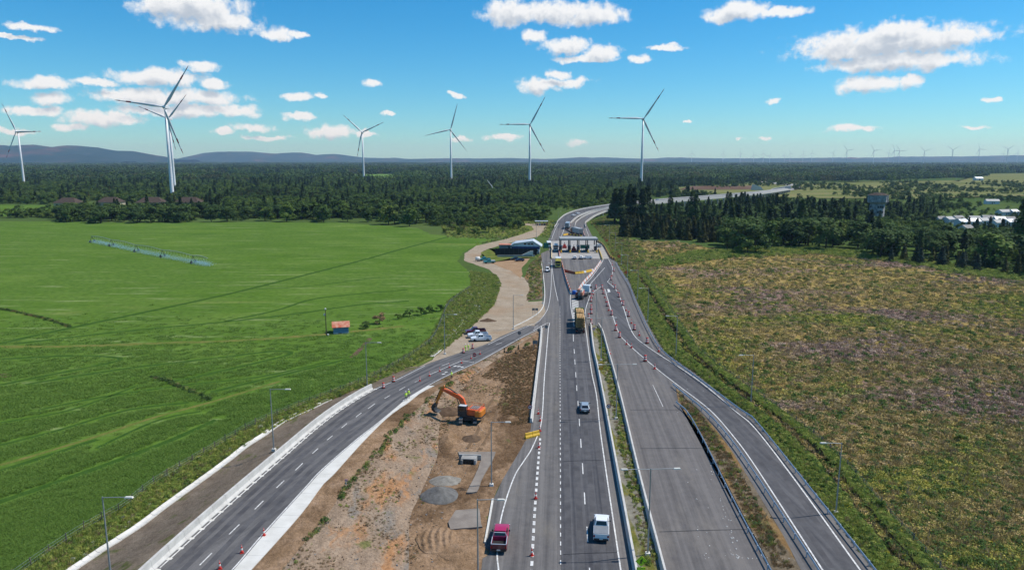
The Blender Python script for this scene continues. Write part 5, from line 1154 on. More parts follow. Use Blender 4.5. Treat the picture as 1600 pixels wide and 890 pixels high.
# ================================================================ plastic water barriers
mb = MB(); mb.prism([(-.25, 0), (-.25, .25), (-.11, .5), (-.09, .95), (.09, .95), (.11, .5), (.25, .25), (.25, 0)], 'Y', -.72, .72)
pbm = {k: mb.mesh('plastic_barrier', K[m]) for k, m in (('r', 'orange'), ('w', 'whiteplastic'), ('y', 'yellow'), ('b', 'brownplastic'))}
def plastic_row(pix, seq, row, names, z=.14):
    pts = resample(path(pix, z, 4), 1.5)
    for i in range(len(pts) - 1):
        a, b = pts[i], pts[i + 1]; k = seq[i % len(seq)]; d = b - a
        o = link('plastic_barrier', pbm[k], None, (a + b) / 2, (0, 0, math.atan2(-d.x, d.y)))
        tag(o, '%s plastic barrier, %s along the row %s' % ({'r': 'orange-red', 'w': 'white', 'y': 'yellow', 'b': 'brown'}[k], nth(i), row), 'barrier', 'plastic barriers ' + row + ' ' + k)
plastic_row([(873.5, 394), (875, 405), (878, 413), (881, 424), (885, 439), (890, 453), (892.5, 459)], 'brrw', 'left of the toll funnel', 0)
plastic_row([(903, 458), (906, 451), (914, 440), (926, 427), (939, 409)], 'wrww', 'right of the toll funnel', 0)
plastic_row([(881.7, 424), (890, 426), (898, 428)], 'b', 'across the toll funnel', 0); plastic_row([(898.5, 428), (912, 426.5), (928, 422.6)], 'yyyw', 'across the toll funnel', 0)
plastic_row([(879, 411), (884, 411)], 'y', 'at the left toll corner', 0); plastic_row([(932, 377), (942, 383), (949, 394), (954, 402), (962, 407)], 'bby', 'curving right of the toll', 0)
plastic_row([(935, 390), (938, 397), (941, 406)], 'y', 'beside the right toll lane', 0); plastic_row([(880, 368), (888, 366.5)], 'y', 'behind the canopy', 0)
plastic_row([(884, 359), (897, 366)], 'b', 'behind the canopy', 0); plastic_row([(888, 367), (911, 370)], 'by', 'behind the canopy beside the trailer', 0); plastic_row([(908.6, 357), (914, 370)], 'rw', 'right behind the canopy', 0)
plastic_row([(861.5, 404), (862, 392), (861, 379)], 'yw', 'along the left toll lane', 0)
t = thing('crash_cushion', 'blue drum between white blocks at the tip of the toll funnel', 'crash cushion', P(897.5, 459.5, .14))
MB().lathe([(.75, 0), (.8, .2), (.8, 1.2), (.6, 1.3)], 16).build('blue_drum', K['blueplastic'], t, True)
for x in (-1.2, 1.2): MB().box((x, .1, .45), (.8, .7, .9), 0, .7).build('white_block', K['whiteplastic'], t)
t = thing('water_barrier', 'bright yellow plastic barrier pair beside the end of the concrete barrier', 'barrier', P(832, 682, .1), R(-58)); t.scale = (.85, .85, .9)
for y in (-.9, .75): MB().prism([(-.3, 0), (-.3, .3), (-.14, .55), (-.11, 1.0), (.11, 1.0), (.14, .55), (.3, .3), (.3, 0)], 'Y', y - .8, y + .8).build('barrier_unit', K['yellow'], t, bev=.03)
# ================================================================ signs
def disc_sign(label, base, h, r, face, ring=None, toward=-1, rz=0.0):
    t = thing('round_sign', label, 'sign', base, rz)
    MB().tube([(0, .04, 0), (0, .04, h + r * .6)], .04, 6).build('post', K['lampsteel'], t); MB().lathe([(r, -.012), (r, .012)], 20, (0, 0, h), 'Y').build('disc', K[face], t)
    if ring == 'bar': MB().box((0, -.02, h), (r * 1.3, .012, r * .32)).build('white_bar', K['whiteplastic'], t)
    if ring == 'pass':
        MB().lathe([(r * .74, -.02), (r * .74, -.012)], 20, (0, 0, h), 'Y').build('white_field', K['whiteplastic'], t)
        for x, m in ((-.24 * r, 'blackp'), (.24 * r, 'sign_red')): MB().box((x, -.024, h), (r * .3, .006, r * .4)).build('car_symbol', K[m], t)
        b = MB().box((0, -.03, 0), (r * 1.6, .006, r * .14)).build('red_bar', K['sign_red'], t); b.location = (0, 0, h); b.rotation_euler = (0, R(45), 0)
    return t
disc_sign('round red no-entry sign at the ramp junction', PR(741.5, 569, 0), 2.2, .42, 'sign_red', 'bar'); disc_sign('round no-overtaking sign beside the yellow barrier', P(828, 655, .1), 2.3, .42, 'sign_red', 'pass')
disc_sign('round no-overtaking sign in the median beside the silver car', P(950.5, 652, .14), 2.1, .42, 'sign_red', 'pass'); disc_sign('round red-ringed sign at the far tip of the median', P(927.5, 524, .14), 1.8, .4, 'sign_red', 'pass')
for i, (u, v) in enumerate(((853.5, 522), (842, 528), (811.5, 532), (858, 431))): disc_sign('grey back of a round sign %s' % ('at the gore tip', 'left of the gore tip', 'on the yard edge by the junction', 'below the white van-like car')[i], P(u, v, .1), 2.0, .45, 'sign_back')
def panel_sign(label, base, w, h, z, m, rz=0.0, posts=2):
    t = thing('panel_sign', label, 'sign', base, rz); MB().box((0, 0, z), (w, .05, h)).build('panel', K[m], t)
    for x in ((-w * .3, w * .3) if posts == 2 else (0,)): MB().box((x, .06, z / 2 + .1), (.07, .07, z + .2)).build('post', K['lampsteel'], t)
    return t
panel_sign('grey back of a rectangular sign beside the pit shrubs', P(836, 547, .1), 1.2, .9, 2.0, 'sign_back'); panel_sign('left grey sign back of the pair on the yard corner', P(833.5, 494, .1), .8, .7, 2.1, 'sign_back'); panel_sign('right grey sign back of the pair on the yard corner', P(838.5, 494, .1), .8, .7, 2.1, 'sign_back')
t = panel_sign('amber double-panel sign in the grassy median', P(938.5, 583, .14), .95, .75, 1.1, 'sign_amber', 0, 1); MB().box((0, 0, 2.0), (1.1, .05, .8)).build('panel', K['sign_amber'], t)
for i, (u, v) in enumerate(((948, 381), (967, 407), (978.5, 433))):
    t = thing('work_sign', '%s orange diamond roadwork sign on the verge right of the toll' % ('farthest', 'middle', 'nearest')[i], 'sign', P(u, v, .08)); b = MB().box((0, 0, 0), (1.3, .05, 1.3)).build('diamond', K['orange'], t); b.location = (0, 0, 1.9); b.rotation_euler = (0, R(45 if i != 1 else 38), 0); MB().box((0, .06, 1.0), (.08, .08, 2.0)).build('post', K['lampsteel'], t)
# men-at-work diamond at the bottom edge
p = P(1002, 876, 2.0); t = thing('work_sign', 'fluorescent green diamond men-at-work sign at the bottom of the median', 'sign', (p.x, p.y, .14))
MB().box((0, .05, 1.2), (.08, .08, 2.4)).build('post', K['lampsteel'], t); zc = 1.86
mb = MB(); mb.prism([(0, zc - .64), (.64, zc), (0, zc + .64), (-.64, zc)], 'Y', -.02, .02); dm = mb.build('diamond', K['sign_lime'], t)
mb = MB(); a = [(0, -.60), (.60, 0), (0, .60), (-.60, 0)]; b = [(q[0] * .94, q[1] * .94) for q in a]
for k in range(4):
    j = (k + 1) % 4; mb.quad((a[k][0], -.024, zc + a[k][1]), (a[j][0], -.024, zc + a[j][1]), (b[j][0], -.024, zc + b[j][1]), (b[k][0], -.024, zc + b[k][1]))
mb.build('border', K['blackp'], dm)
mb = MB(); Y0 = -.026
mb.add([(.10 + .065 * math.cos(k * math.pi / 6), Y0, zc + .26 + .065 * math.sin(k * math.pi / 6)) for k in range(12)], [tuple(range(12))])
for poly in ([(-.12, .02), (.00, .0), (.13, .17), (.04, .23), (-.1, .14)], [(-.12, .02), (0, .0), (-.03, -.16), (-.09, -.32), (-.17, -.32), (-.12, -.14)], [(-.02, .02), (.06, -.02), (.1, -.16), (.09, -.32), (.01, -.32), (.02, -.14)], [(.08, .17), (.13, .14), (.2, .0), (.15, -.02)], [(.0, .06), (.02, .1), (.34, -.10), (.33, -.14)], [(.24, -.10), (.44, -.12), (.46, -.18), (.30, -.20)], [(-.1, .14), (-.04, .18), (-.2, .06), (-.24, .08)]): mb.quad(*[(x, Y0, zc + z) for x, z in poly])
mb.build('worker_symbol', K['blackp'], dm)
pl = MB().box((0, 0, .98), (.95, .03, .34)).build('plate', K['sign_lime'], t)
fc = bpy.data.curves.new('plate_text', 'FONT'); fc.body = 'A 200 m'; fc.size = .26; fc.align_x = 'CENTER'; fc.align_y = 'CENTER'; fo = bpy.data.objects.new('plate_text', fc); C.objects.link(fo)
dg = bpy.context.evaluated_depsgraph_get(); tm = bpy.data.meshes.new_from_object(fo.evaluated_get(dg)); bpy.data.objects.remove(fo); tm.materials.append(K['blackp']); link('plate_text', tm, pl, (0, -.02, .98), (R(90), 0, 0))
p = PR(541, 763, -.4); t = thing('marker_stake', 'small white stake with pink flag on the slope shoulder', 'stake', p); MB().box((0, 0, .6), (.08, .08, 1.2)).build('stake', K['whiteplastic'], t); MB().box((.05, 0, 1.2), (.4, .04, .35)).build('flag', mat('pink', (.7, .35, .35), .7), t)
# ================================================================ pit furniture
def mound(name, label, cat, c, rx, ry, h, m, seed=0, sharp=1.0, ridge=0.0):
    n, k = (44, 22) if not ridge else (90, 44); vs = [(0, 0, h)]
    for i in range(1, k + 1):
        for j in range(n):
            a = 2 * math.pi * j / n; t_ = i / k; rr = 1 + .14 * mnoise.noise(Vector((math.cos(a) * 1.5, math.sin(a) * 1.5, seed)))
            z = h * (1 - t_) ** sharp; x, y = rx * t_ * rr * math.cos(a), ry * t_ * rr * math.sin(a)
            z += .06 * h * mnoise.fractal(Vector((x * 1.6, y * 1.6, seed)), 1, 2, 4) * (1 - t_ * .5) + ridge * (1 - t_ ** 4) * math.sin(7.5 * (x + .25 * math.sin(y * .9 + 1)) + 1.2 * mnoise.noise(Vector((x * .7, y * .5, 1)))) - (.12 if i == k else 0); vs.append((x, y, z))
    fs = [(0, 1 + j, 1 + (j + 1) % n) for j in range(n)] + [(1 + (i - 1) * n + j, 1 + i * n + j, 1 + i * n + (j + 1) % n, 1 + (i - 1) * n + (j + 1) % n) for i in range(1, k) for j in range(n)]
    mb = MB(); mb.add(vs, fs); return tag(mb.build(name, m, None, True, c), label, cat)
mound('gravel_heap', 'conical heap of dark grey gravel in the pit', 'heap', P(687, 774, .1), 2.7, 2.6, 1.35, K['gravel'], 1, .9); mound('gravel_heap', 'lower lighter heap of gravel behind the dark grey gravel heap', 'heap', P(696, 751, .1), 2.4, 1.7, .7, K['gravel2'], 2)
mound('soil_heap', 'small dark soil heap in front of the excavator', 'heap', P(737, 685, .12), 1.7, 1.6, .7, K['darkearth'], 3); mound('soil_heap', 'brown soil heap under the excavator boom', 'heap', P(700, 643, .2), 3.0, 2.2, 1.0, K['darkearth'], 4); mound('soil_heap', 'dug soil heap on the gravel yard behind the maroon pickup', 'heap', P(762, 501, .08), 2.6, 1.4, .8, K['darkearth'], 5)
mound('spoil_bank', 'ridged brown spoil bank at the bottom of the pit', 'heap', P(684, 843, .1), 2.7, 3.0, .5, K['pit'], 6, .5, .09)
mound('soil_heap', 'long low ridge of loose soil along the foot of the cut slope', 'heap', P(700, 690, .1), 1.6, 4.5, .7, K['pit'], 8, .8); mound('soil_heap', 'low loose soil heap below the square concrete pad', 'heap', P(722, 862, .1), 3.0, 2.0, .45, K['pit'], 9, .8)
mound('soil_heap', 'loose brown soil heap right of the excavator near the barrier', 'heap', P(795, 655, .1), 2.2, 2.0, .8, K['pit'], 10, 1.0)
t = thing('culvert', 'grey concrete culvert mouth with dark opening in the pit', 'culvert', P(733, 722, .1), R(-6))
for x in (-1.0, 1.0): MB().box((x, 0, .35), (.3, 1.6, .7)).build('side_wall', K['conc_grey'], t)
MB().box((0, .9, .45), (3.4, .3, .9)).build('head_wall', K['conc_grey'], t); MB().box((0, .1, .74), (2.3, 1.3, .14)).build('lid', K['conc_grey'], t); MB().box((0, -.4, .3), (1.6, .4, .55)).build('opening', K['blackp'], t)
def slab(label, pix, z, m):
    me = area('concrete_slab', px(*pix), z, m, .12, .6, 31); 
    del me['kind']; tag(me, label, 'slab'); so = me.modifiers.new('thick', 'SOLIDIFY'); so.thickness = .25; so.offset = -1
slab('long grey concrete strip running past the culvert towards the lamp', [(716, 708), (775, 708), (770, 722), (752, 752), (745, 770), (730, 772), (742, 745), (752, 718), (720, 718)], .30, K['slabc']); slab('square grey concrete pad in the pit below the gravel heap', [(712, 800), (748, 797), (754, 826), (703, 830), (700, 818)], .31, K['slabc'])
# ================================================================ fences
mb = MB(); mb.box((0, 0, .6), (.10, .10, 1.3)); fpost = mb.mesh('post', K['wood'])
def fence(label, poly, step, wires=(.35, .7, 1.05)):
    t = thing('wire_fence', label, 'fence', poly[0]); pts = resample(poly, step)
    for p in pts: 
        o = link('post', fpost, t, p - poly[0]); o.rotation_euler = (random.uniform(-.06, .06), random.uniform(-.06, .06), random.random()); o.scale.z = random.uniform(.85, 1.12)
    for z in wires: w = MB(); w.tube([p - poly[0] + Vector((0, 0, z)) for p in pts], .012, 3, False); w.build('wire', K['galv'], t)
fence('wire fence with thin posts between the green field and the left verge', path([(20, 905), (52, 882), (80, 862), (104, 846), (129, 830), (151, 818), (173, 804), (195, 793), (233, 762), (266, 741), (299, 722), (328, 705), (399, 664), (470, 634), (560, 600), (620, 570), (672, 535), (690, 502), (703, 474), (736, 450)], .03, 4), 2.6)
fence('wire fence with thin posts between the right ditch and the moorland', [p + Vector((3.1, .8, .03)) for p in path([(998, 433), (1038, 496), (1076, 552), (1130, 597), (1200, 649), (1255, 694), (1294, 733), (1330, 778), (1375, 834), (1421, 888), (1470, 950)], 0, 6)], 3.0)
# ================================================================ vegetation
def leaf_cloud(pts, size, flat=.0, out=None, cen=None):
    """one small tilted quad at each point; normals lean outwards from cen"""
    pts = np.asarray(pts, float); n = len(pts)
    nr = rng.normal(size=(n, 3))
    if cen is not None:
        o = pts - np.asarray(cen); o /= (np.linalg.norm(o, axis=1, keepdims=True) + 1e-6); nr = nr * .55 + o + np.array([0, 0, .35])
    nr /= np.linalg.norm(nr, axis=1, keepdims=True)
    a = np.cross(nr, rng.normal(size=(n, 3))); a /= np.linalg.norm(a, axis=1, keepdims=True); b = np.cross(nr, a)
    s = (size * rng.uniform(.6, 1.35, n))[:, None]; k = rng.uniform(.55, 1, n)[:, None]
    v = np.stack([pts - a * s - b * s * k * .4, pts + a * s * .2 - b * s * k, pts + a * s + b * s * k * .3, pts - a * s * .1 + b * s * k], 1).reshape(-1, 3)
    return v, np.arange(4 * n).reshape(n, 4)
def quadmesh(name, v, f, m):
    me = bpy.data.meshes.new(name); me.from_pydata(v.tolist(), [], f.tolist()); me.materials.append(m); return me
def crown_pts(kind, h, n):
    P_ = []
    if kind == 'pine':          # tall open conifer
        for _ in range(n):
            t = rng.uniform() ** 1.15; z = h * (.22 + .78 * t); r = h * .17 * (1 - t) ** .75 + .25
            k = math.sin(t * 34 + rng.normal() * .5) * .25 + .75; a = rng.uniform(0, 6.283); q = r * k * math.sqrt(rng.uniform(.25, 1)); P_.append((q * math.cos(a), q * math.sin(a), z - .25 * q))
    elif kind == 'fir':         # young plantation conifer
        for _ in range(n):
            t = rng.uniform() ** 1.3; z = h * (.06 + .94 * t); r = h * .19 * (1 - t) ** .85 + .12; a = rng.uniform(0, 6.283); q = r * math.sqrt(rng.uniform(.3, 1)) * (.8 + .25 * math.sin(5 * a + t * 20)); P_.append((q * math.cos(a), q * math.sin(a), z - .3 * q))
    elif kind == 'poplar':
        for _ in range(n):
            t = rng.uniform(); z = h * (.08 + .92 * t); r = h * .095 * math.sin(math.pi * min(1, .12 + .88 * t)) ** .6 + .15; a = rng.uniform(0, 6.283); q = r * math.sqrt(rng.uniform(.3, 1)) * (.85 + .3 * math.sin(3 * a + t * 14)); P_.append((q * math.cos(a), q * math.sin(a), z))
    else:                       # rounded broadleaf or bush made of many unequal clumps
        lo = .10 if kind == 'broad' else .03; w = .36 if kind == 'broad' else .62
        cl = []
        for _ in range(15):
            t = rng.uniform(); a = rng.uniform(0, 6.283); q = w * h * math.sqrt(rng.uniform()) * (1 - .55 * t); cl.append((q * math.cos(a), q * math.sin(a), h * (lo + (1 - lo) * (.12 + .72 * t)), h * rng.uniform(.10, .20)))
        for _ in range(n):
            c = cl[rng.integers(len(cl))]; d = rng.normal(size=3); d /= np.linalg.norm(d); q = c[3] * rng.uniform(.55, 1.05); P_.append((c[0] + d[0] * q, c[1] + d[1] * q, max(.1, c[2] + d[2] * q * .8)))
    return np.array(P_)
def trunk_mesh(kind, h):
    mb = MB(); r = h * .018 + .04; top = {'pine': .9, 'fir': .85, 'poplar': .85}.get(kind, .6) * h
    mb.tube([(0, 0, -.1), (h * .006, 0, top * .5), (0, h * .006, top)], [r, r * .7, r * .2], 7)
    if kind in ('broad', 'bush'):
        for k in range(5):
            a = k * 1.26 + .3; z = h * (.25 + .06 * k); mb.tube([(0, 0, z), (h * .14 * math.cos(a), h * .14 * math.sin(a), z + h * .16), (h * .22 * math.cos(a), h * .22 * math.sin(a), z + h * .3)], [r * .5, r * .35, r * .12], 5)
    if kind == 'pine':
        for k in range(7):
            a = k * 2.4; z = h * (.28 + .085 * k); mb.tube([(0, 0, z), (h * .11 * math.cos(a), h * .11 * math.sin(a), z + h * .01)], [r * .3, r * .08], 5)
    return mb.mesh('trunk', K['bark'], True)
SPEC = {}
def species(key, kind, m, h, n, size, var=2):
    out = []
    for _ in range(var):
        p = crown_pts(kind, h, n); v, f = leaf_cloud(p, size, cen=(0, 0, h * .45)); out.append((quadmesh('crown', v, f, K[m]), trunk_mesh(kind, h), h))
    SPEC[key] = out
species('pine', 'pine', 'l_pine', 20, 900, .62); species('fir', 'fir', 'l_pine', 10, 650, .36); species('fir_olive', 'fir', 'l_olive', 10, 650, .36); species('poplar', 'poplar', 'l_dark', 16, 800, .42)
species('dark', 'broad', 'l_dark', 10, 900, .40); species('mid', 'broad', 'l_mid', 10, 900, .40); species('light', 'broad', 'l_light', 10, 900, .38); species('bush', 'bush', 'l_mid', 5, 600, .26); species('bush_light', 'bush', 'l_light', 5, 600, .26); species('bush_dark', 'bush', 'l_dark', 5, 600, .26); species('euca', 'fir', 'l_blue', 7, 500, .28); species('bush_olive', 'bush', 'l_olive', 5, 600, .26)
NAMES = {'pine': ('pine_tree', 'tall dark pine'), 'fir': ('fir_tree', 'young dark conifer'), 'fir_olive': ('fir_tree', 'young olive conifer'), 'poplar': ('poplar_tree', 'narrow dark poplar'), 'dark': ('broadleaf_tree', 'dark rounded tree'), 'mid': ('broadleaf_tree', 'green rounded tree'), 'light': ('broadleaf_tree', 'bright light-green tree'), 'bush': ('shrub', 'green bush'), 'bush_light': ('shrub', 'bright green bush'), 'bush_dark': ('shrub', 'dark bush'), 'euca': ('young_tree', 'small blue-grey tree'), 'bush_olive': ('shrub', 'olive bush')}
SH = {}
def tree(key, loc, h, label, group, wide=1.0):
    nm, _ = NAMES[key]; c, tr, hh = random.choice(SPEC[key])
    o = thing(nm, label, 'bush' if 'bush' in key else 'tree', loc, random.uniform(0, 6.28), group)
    s = h / hh; o.scale = (s * wide, s * wide, s); link('crown', c, o); link('trunk', tr, o); return o
def inpoly(x, y, poly):
    c = False; n = len(poly); j = n - 1
    for i in range(n):
        a, b = poly[i], poly[j]
        if (a[1] > y) != (b[1] > y) and x < (b[0] - a[0]) * (y - a[1]) / (b[1] - a[1]) + a[0]: c = not c
        j = i
    return c
COUNT = 0
def stand(pix, n, mixk, hr, where, wide=(1.0, 1.25), mind=3.0):
    """individual trees strewn over a ground patch given by image corners"""
    poly = [(p.x, p.y) for p in px(*pix)]; xs, ys = [p[0] for p in poly], [p[1] for p in poly]; got = []; tries = 0
    global COUNT
    while len(got) < n and tries < n * 60:
        tries += 1; x, y = random.uniform(min(xs), max(xs)), random.uniform(min(ys), max(ys))
        if not inpoly(x, y, poly) or any((x - a) ** 2 + (y - b) ** 2 < mind * mind for a, b in got): continue
        got.append((x, y)); k = random.choices(list(mixk), list(mixk.values()))[0]
        SH.setdefault((NAMES[k][1], where), []).append(None)
        h = random.uniform(*hr) * (.55 if 'bush' in k else 1); lab = '%s %s' % (NAMES[k][1], where)
        SH[(NAMES[k][1], where)][-1] = tree(k, (x, y, 0), h, lab, '%ss %s' % (NAMES[k][1], where), random.uniform(*wide)); COUNT += 1
stand([(92, 349), (260, 349.5), (400, 347), (400, 338), (92, 337)], 84, {'dark': 5, 'bush_dark': 1.5, 'mid': .5}, (9, 12.5), 'in the dark belt behind the green field', (1.1, 1.5), 3.5)
stand([(400, 347), (536, 347.5), (650, 355), (690, 356), (690, 334), (400, 334)], 62, {'dark': 3, 'mid': 2, 'light': 2, 'bush_light': 1.2, 'poplar': .5, 'pine': .4}, (9, 15), 'in the mixed wood left of the toll', (1.0, 1.4), 4)
stand([(672, 364), (740, 369), (790, 365), (850, 349), (850, 338), (690, 338)], 44, {'bush': 3, 'bush_light': 2, 'bush_olive': 1, 'dark': 1.2, 'mid': 1}, (5.5, 10), 'on the scrub behind the track', (1.0, 1.4), 4)
stand([(958, 352), (1016, 352), (1016, 346), (958, 346)], 14, {'pine': 1}, (22, 28), 'in the clump beside the viaduct', (1.1, 1.4), 4)
stand([(968, 374), (1060, 375), (1128, 382), (1135, 366), (1050, 356), (975, 356)], 84, {'fir': 3, 'fir_olive': 4}, (8.5, 11.5), 'in the dense block below the tall pines', (1.4, 1.8), 2.6)
stand([(1130, 391), (1250, 388), (1330, 392), (1330, 376), (1130, 374)], 34, {'dark': 4, 'mid': 2, 'light': .8, 'poplar': 1.3, 'fir': 1, 'bush_light': 1.4}, (11, 17), 'at the moor edge below the water tower', (1.0, 1.35), 4.5)
stand([(1330, 402), (1480, 412), (1620, 418), (1640, 392), (1400, 380), (1330, 380)], 46, {'dark': 5, 'mid': 1.5, 'poplar': 1, 'fir': 1, 'light': .5}, (10, 14.5), 'in the dark wood right of the water tower', (1.1, 1.45), 4.5)
stand([(1370, 406), (1490, 420), (1610, 434), (1640, 424), (1480, 408), (1370, 398)], 34, {'euca': 2, 'fir_olive': 3, 'bush_dark': 1, 'fir': 1}, (6, 8.5), 'in the young row along the moor edge', (1.2, 1.6), 2.6)
for u, v, h, k, lab in ((1592, 402, 28, 'poplar', 'tall dark poplar at the right edge of the photo'), (1046, 356, 22, 'poplar', 'lone narrow poplar right of the tall pines'), (1080, 352, 24, 'poplar', 'left poplar of the pair above the conifer block'), (1086, 352, 22, 'poplar', 'right poplar of the pair above the conifer block'), (1180, 396, 15, 'dark', 'broad dark tree standing forward onto the moor'), (1168, 397, 9, 'bush', 'low green bush beside the broad dark tree'), (1548, 414, 15, 'light', 'yellow-green rounded tree below the village roofs'), (1250, 380, 24, 'poplar', 'pale slim poplar left of the water tower')):
    tree(k, P(u, v), h, lab, None, 1.25 if k != 'light' else 1.7)
p = P(593, 505); o = tree('bush_olive', p, 3.2, 'large round brown bush right of the blue shed', None, 1.3)
for c in o.children:
    if c.name.startswith('crown'):
        c.data = c.data.copy(); c.data.materials[0] = K['l_brown']
for i, (u, v, h) in enumerate(((571, 513, 2.4), (640, 494, 2.6), (658, 492, 2.8), (672, 489, 2.6), (688, 486, 2.4), (622, 498, 1.8))): tree('bush_dark' if i == 0 else 'bush', P(u, v), h, '%s bush from the left along the field edge right of the blue shed' % ORD[i] if i else 'small dark bush between the blue shed and the brown bush', None, 1.2)
for i, (u, v, h) in enumerate(((788, 551, 1.2), (799, 548, 1.5), (810, 546, 1.3), (824, 541, 1.2), (806, 553, 1.0))): tree('bush' if i % 2 else 'euca', P(u, v, .3), h, '%s low green shrub from the left at the top of the pit' % ORD[i], None, 1.5 if i % 2 else 1.1)
for i, (u, v, h) in enumerate(((1497, 690, 1.6), (1392, 628, 1.2), (1376, 795, 1.5), (1508, 885, 1.3))): tree('bush_light', P(u, v), h, '%s bright green bush alone on the moorland' % ('farther right', 'farthest', 'nearer left', 'nearest')[i], None, 1.0)
for (sp, where), os_ in SH.items():          # each tree singled out by its place in its stand
    os_.sort(key=lambda o: o.location.x / o.location.y)
    if len(os_) > 1:
        for i, o in enumerate(os_): o['label'] = '%s %s from the left %s' % (nth(i), sp, where)
# ---- masses nobody could count: geometry-node scatters
def scatter(name, pts, rz, scl, pid, protos, label, cat):
    me = bpy.data.meshes.new(name); me.from_pydata([tuple(p) for p in pts], [], [])
    a = me.attributes.new('rz', 'FLOAT_VECTOR', 'POINT'); r3 = np.zeros((len(pts), 3)); r3[:, 2] = rz; a.data.foreach_set('vector', r3.ravel())
    a = me.attributes.new('sc', 'FLOAT_VECTOR', 'POINT'); s3 = np.asarray(scl, float); s3 = np.stack([s3] * 3, 1) if s3.ndim == 1 else s3; a.data.foreach_set('vector', s3.ravel())
    a = me.attributes.new('pid', 'INT', 'POINT'); a.data.foreach_set('value', np.asarray(pid, np.int32))
    col = bpy.data.collections.new(name + '_kinds')
    for i, (meshes) in enumerate(protos):
        o = bpy.data.objects.new('%s_kind_%02d' % (name, i), meshes); col.objects.link(o)
    ng = bpy.data.node_groups.new(name, 'GeometryNodeTree'); ng.interface.new_socket('Geometry', in_out='INPUT', socket_type='NodeSocketGeometry'); ng.interface.new_socket('Geometry', in_out='OUTPUT', socket_type='NodeSocketGeometry')
    N = ng.nodes; i_, o_ = N.new('NodeGroupInput'), N.new('NodeGroupOutput'); ip = N.new('GeometryNodeInstanceOnPoints'); ci = N.new('GeometryNodeCollectionInfo'); ci.inputs['Collection'].default_value = col; ci.inputs['Separate Children'].default_value = True; ci.inputs['Reset Children'].default_value = True
    def attr(nm, dt):
        nd = N.new('GeometryNodeInputNamedAttribute'); nd.data_type = dt; nd.inputs[0].default_value = nm; return [s for s in nd.outputs if s.enabled][0]
    Lk = ng.links.new; Lk(i_.outputs[0], ip.inputs['Points']); Lk(ci.outputs[0], ip.inputs['Instance']); ip.inputs['Pick Instance'].default_value = True
    Lk(attr('pid', 'INT'), ip.inputs['Instance Index']); Lk(attr('rz', 'FLOAT_VECTOR'), ip.inputs['Rotation']); Lk(attr('sc', 'FLOAT_VECTOR'), ip.inputs['Scale']); Lk(ip.outputs[0], o_.inputs[0])
    o = link(name, me); md = o.modifiers.new('scatter', 'NODES'); md.node_group = ng; tag(o, label, cat, None, 'stuff'); return o
def joined(key):
    c, tr, h = SPEC[key][0]; me = bpy.data.meshes.new('mix'); nv = len(c.vertices)
    v = [tuple(q.co) for q in c.vertices] + [tuple(q.co) for q in tr.vertices]; f = [tuple(p.vertices) for p in c.polygons] + [tuple(i + nv for i in p.vertices) for p in tr.polygons]
    me.from_pydata(v, [], f); me.materials.append(c.materials[0]); me.materials.append(K['bark']); idx = [0] * len(c.polygons) + [1] * len(tr.polygons); me.polygons.foreach_set('material_index', idx); return me, h
keys = ['pine', 'fir', 'fir_olive', 'poplar', 'dark', 'mid', 'light', 'bush', 'bush_light']
PJ = [joined(k) for k in keys]
roadb = [(p.x, p.y) for p in bl] + [(p.x, p.y) for p in br[::-1]]
clear = [[(p.x, p.y) for p in px(*q)] for q in ([(330, 278.5), (620, 278), (640, 272), (330, 272)], [(555, 282), (705, 281), (740, 276.5), (555, 277.5)], [(1055, 303), (1240, 319), (1420, 317), (1700, 306), (1700, 275), (1480, 279), (1330, 283), (1180, 285), (1060, 293)],
    [(-160, 347), (98, 336), (108, 320), (20, 319), (-160, 319)], [(862, 372), (920, 372), (920, 344), (860, 344)], [(1460, 360), (1600, 362), (1605, 324), (1560, 322), (1460, 330)], [(190, 330), (330, 330), (330, 318), (90, 318), (88, 326)], [(1480, 288), (1680, 291), (1680, 269), (1540, 271)], [(1050, 299), (1240, 302), (1240, 290), (1050, 296)])]
segs = [(a, b) for a, b in zip(bl + br, (bl + br)[1:])]
def blocked(x, y):
    if any(inpoly(x, y, c) for c in clear): return True
    if 430 < y < 1000 and -20 < x < 420:
        for pl in (bl, bm1, br):
            if pl[0].y < y < pl[-1].y and abs(x - xat(pl, y)) < (11 if y < 620 else 16): return True
    for u, D in ((237, 640), (296, 640), (173, 660), (107, 650)):
        if abs(x - (u - 800) / FPX * D) < 15 and abs(y - D) < 12: return True
    return (x - 270) ** 2 + (y - 520) ** 2 < 200
TRK = [[(p.x, p.y) for p in px((715, 412), (715, 395), (735, 380), (784, 373), (812, 364), (826, 358), (800, 352), (815, 346), (862, 346), (862, 362), (842, 374), (850, 400), (770, 412))], [(p.x, p.y) for p in px(*field_px)]]
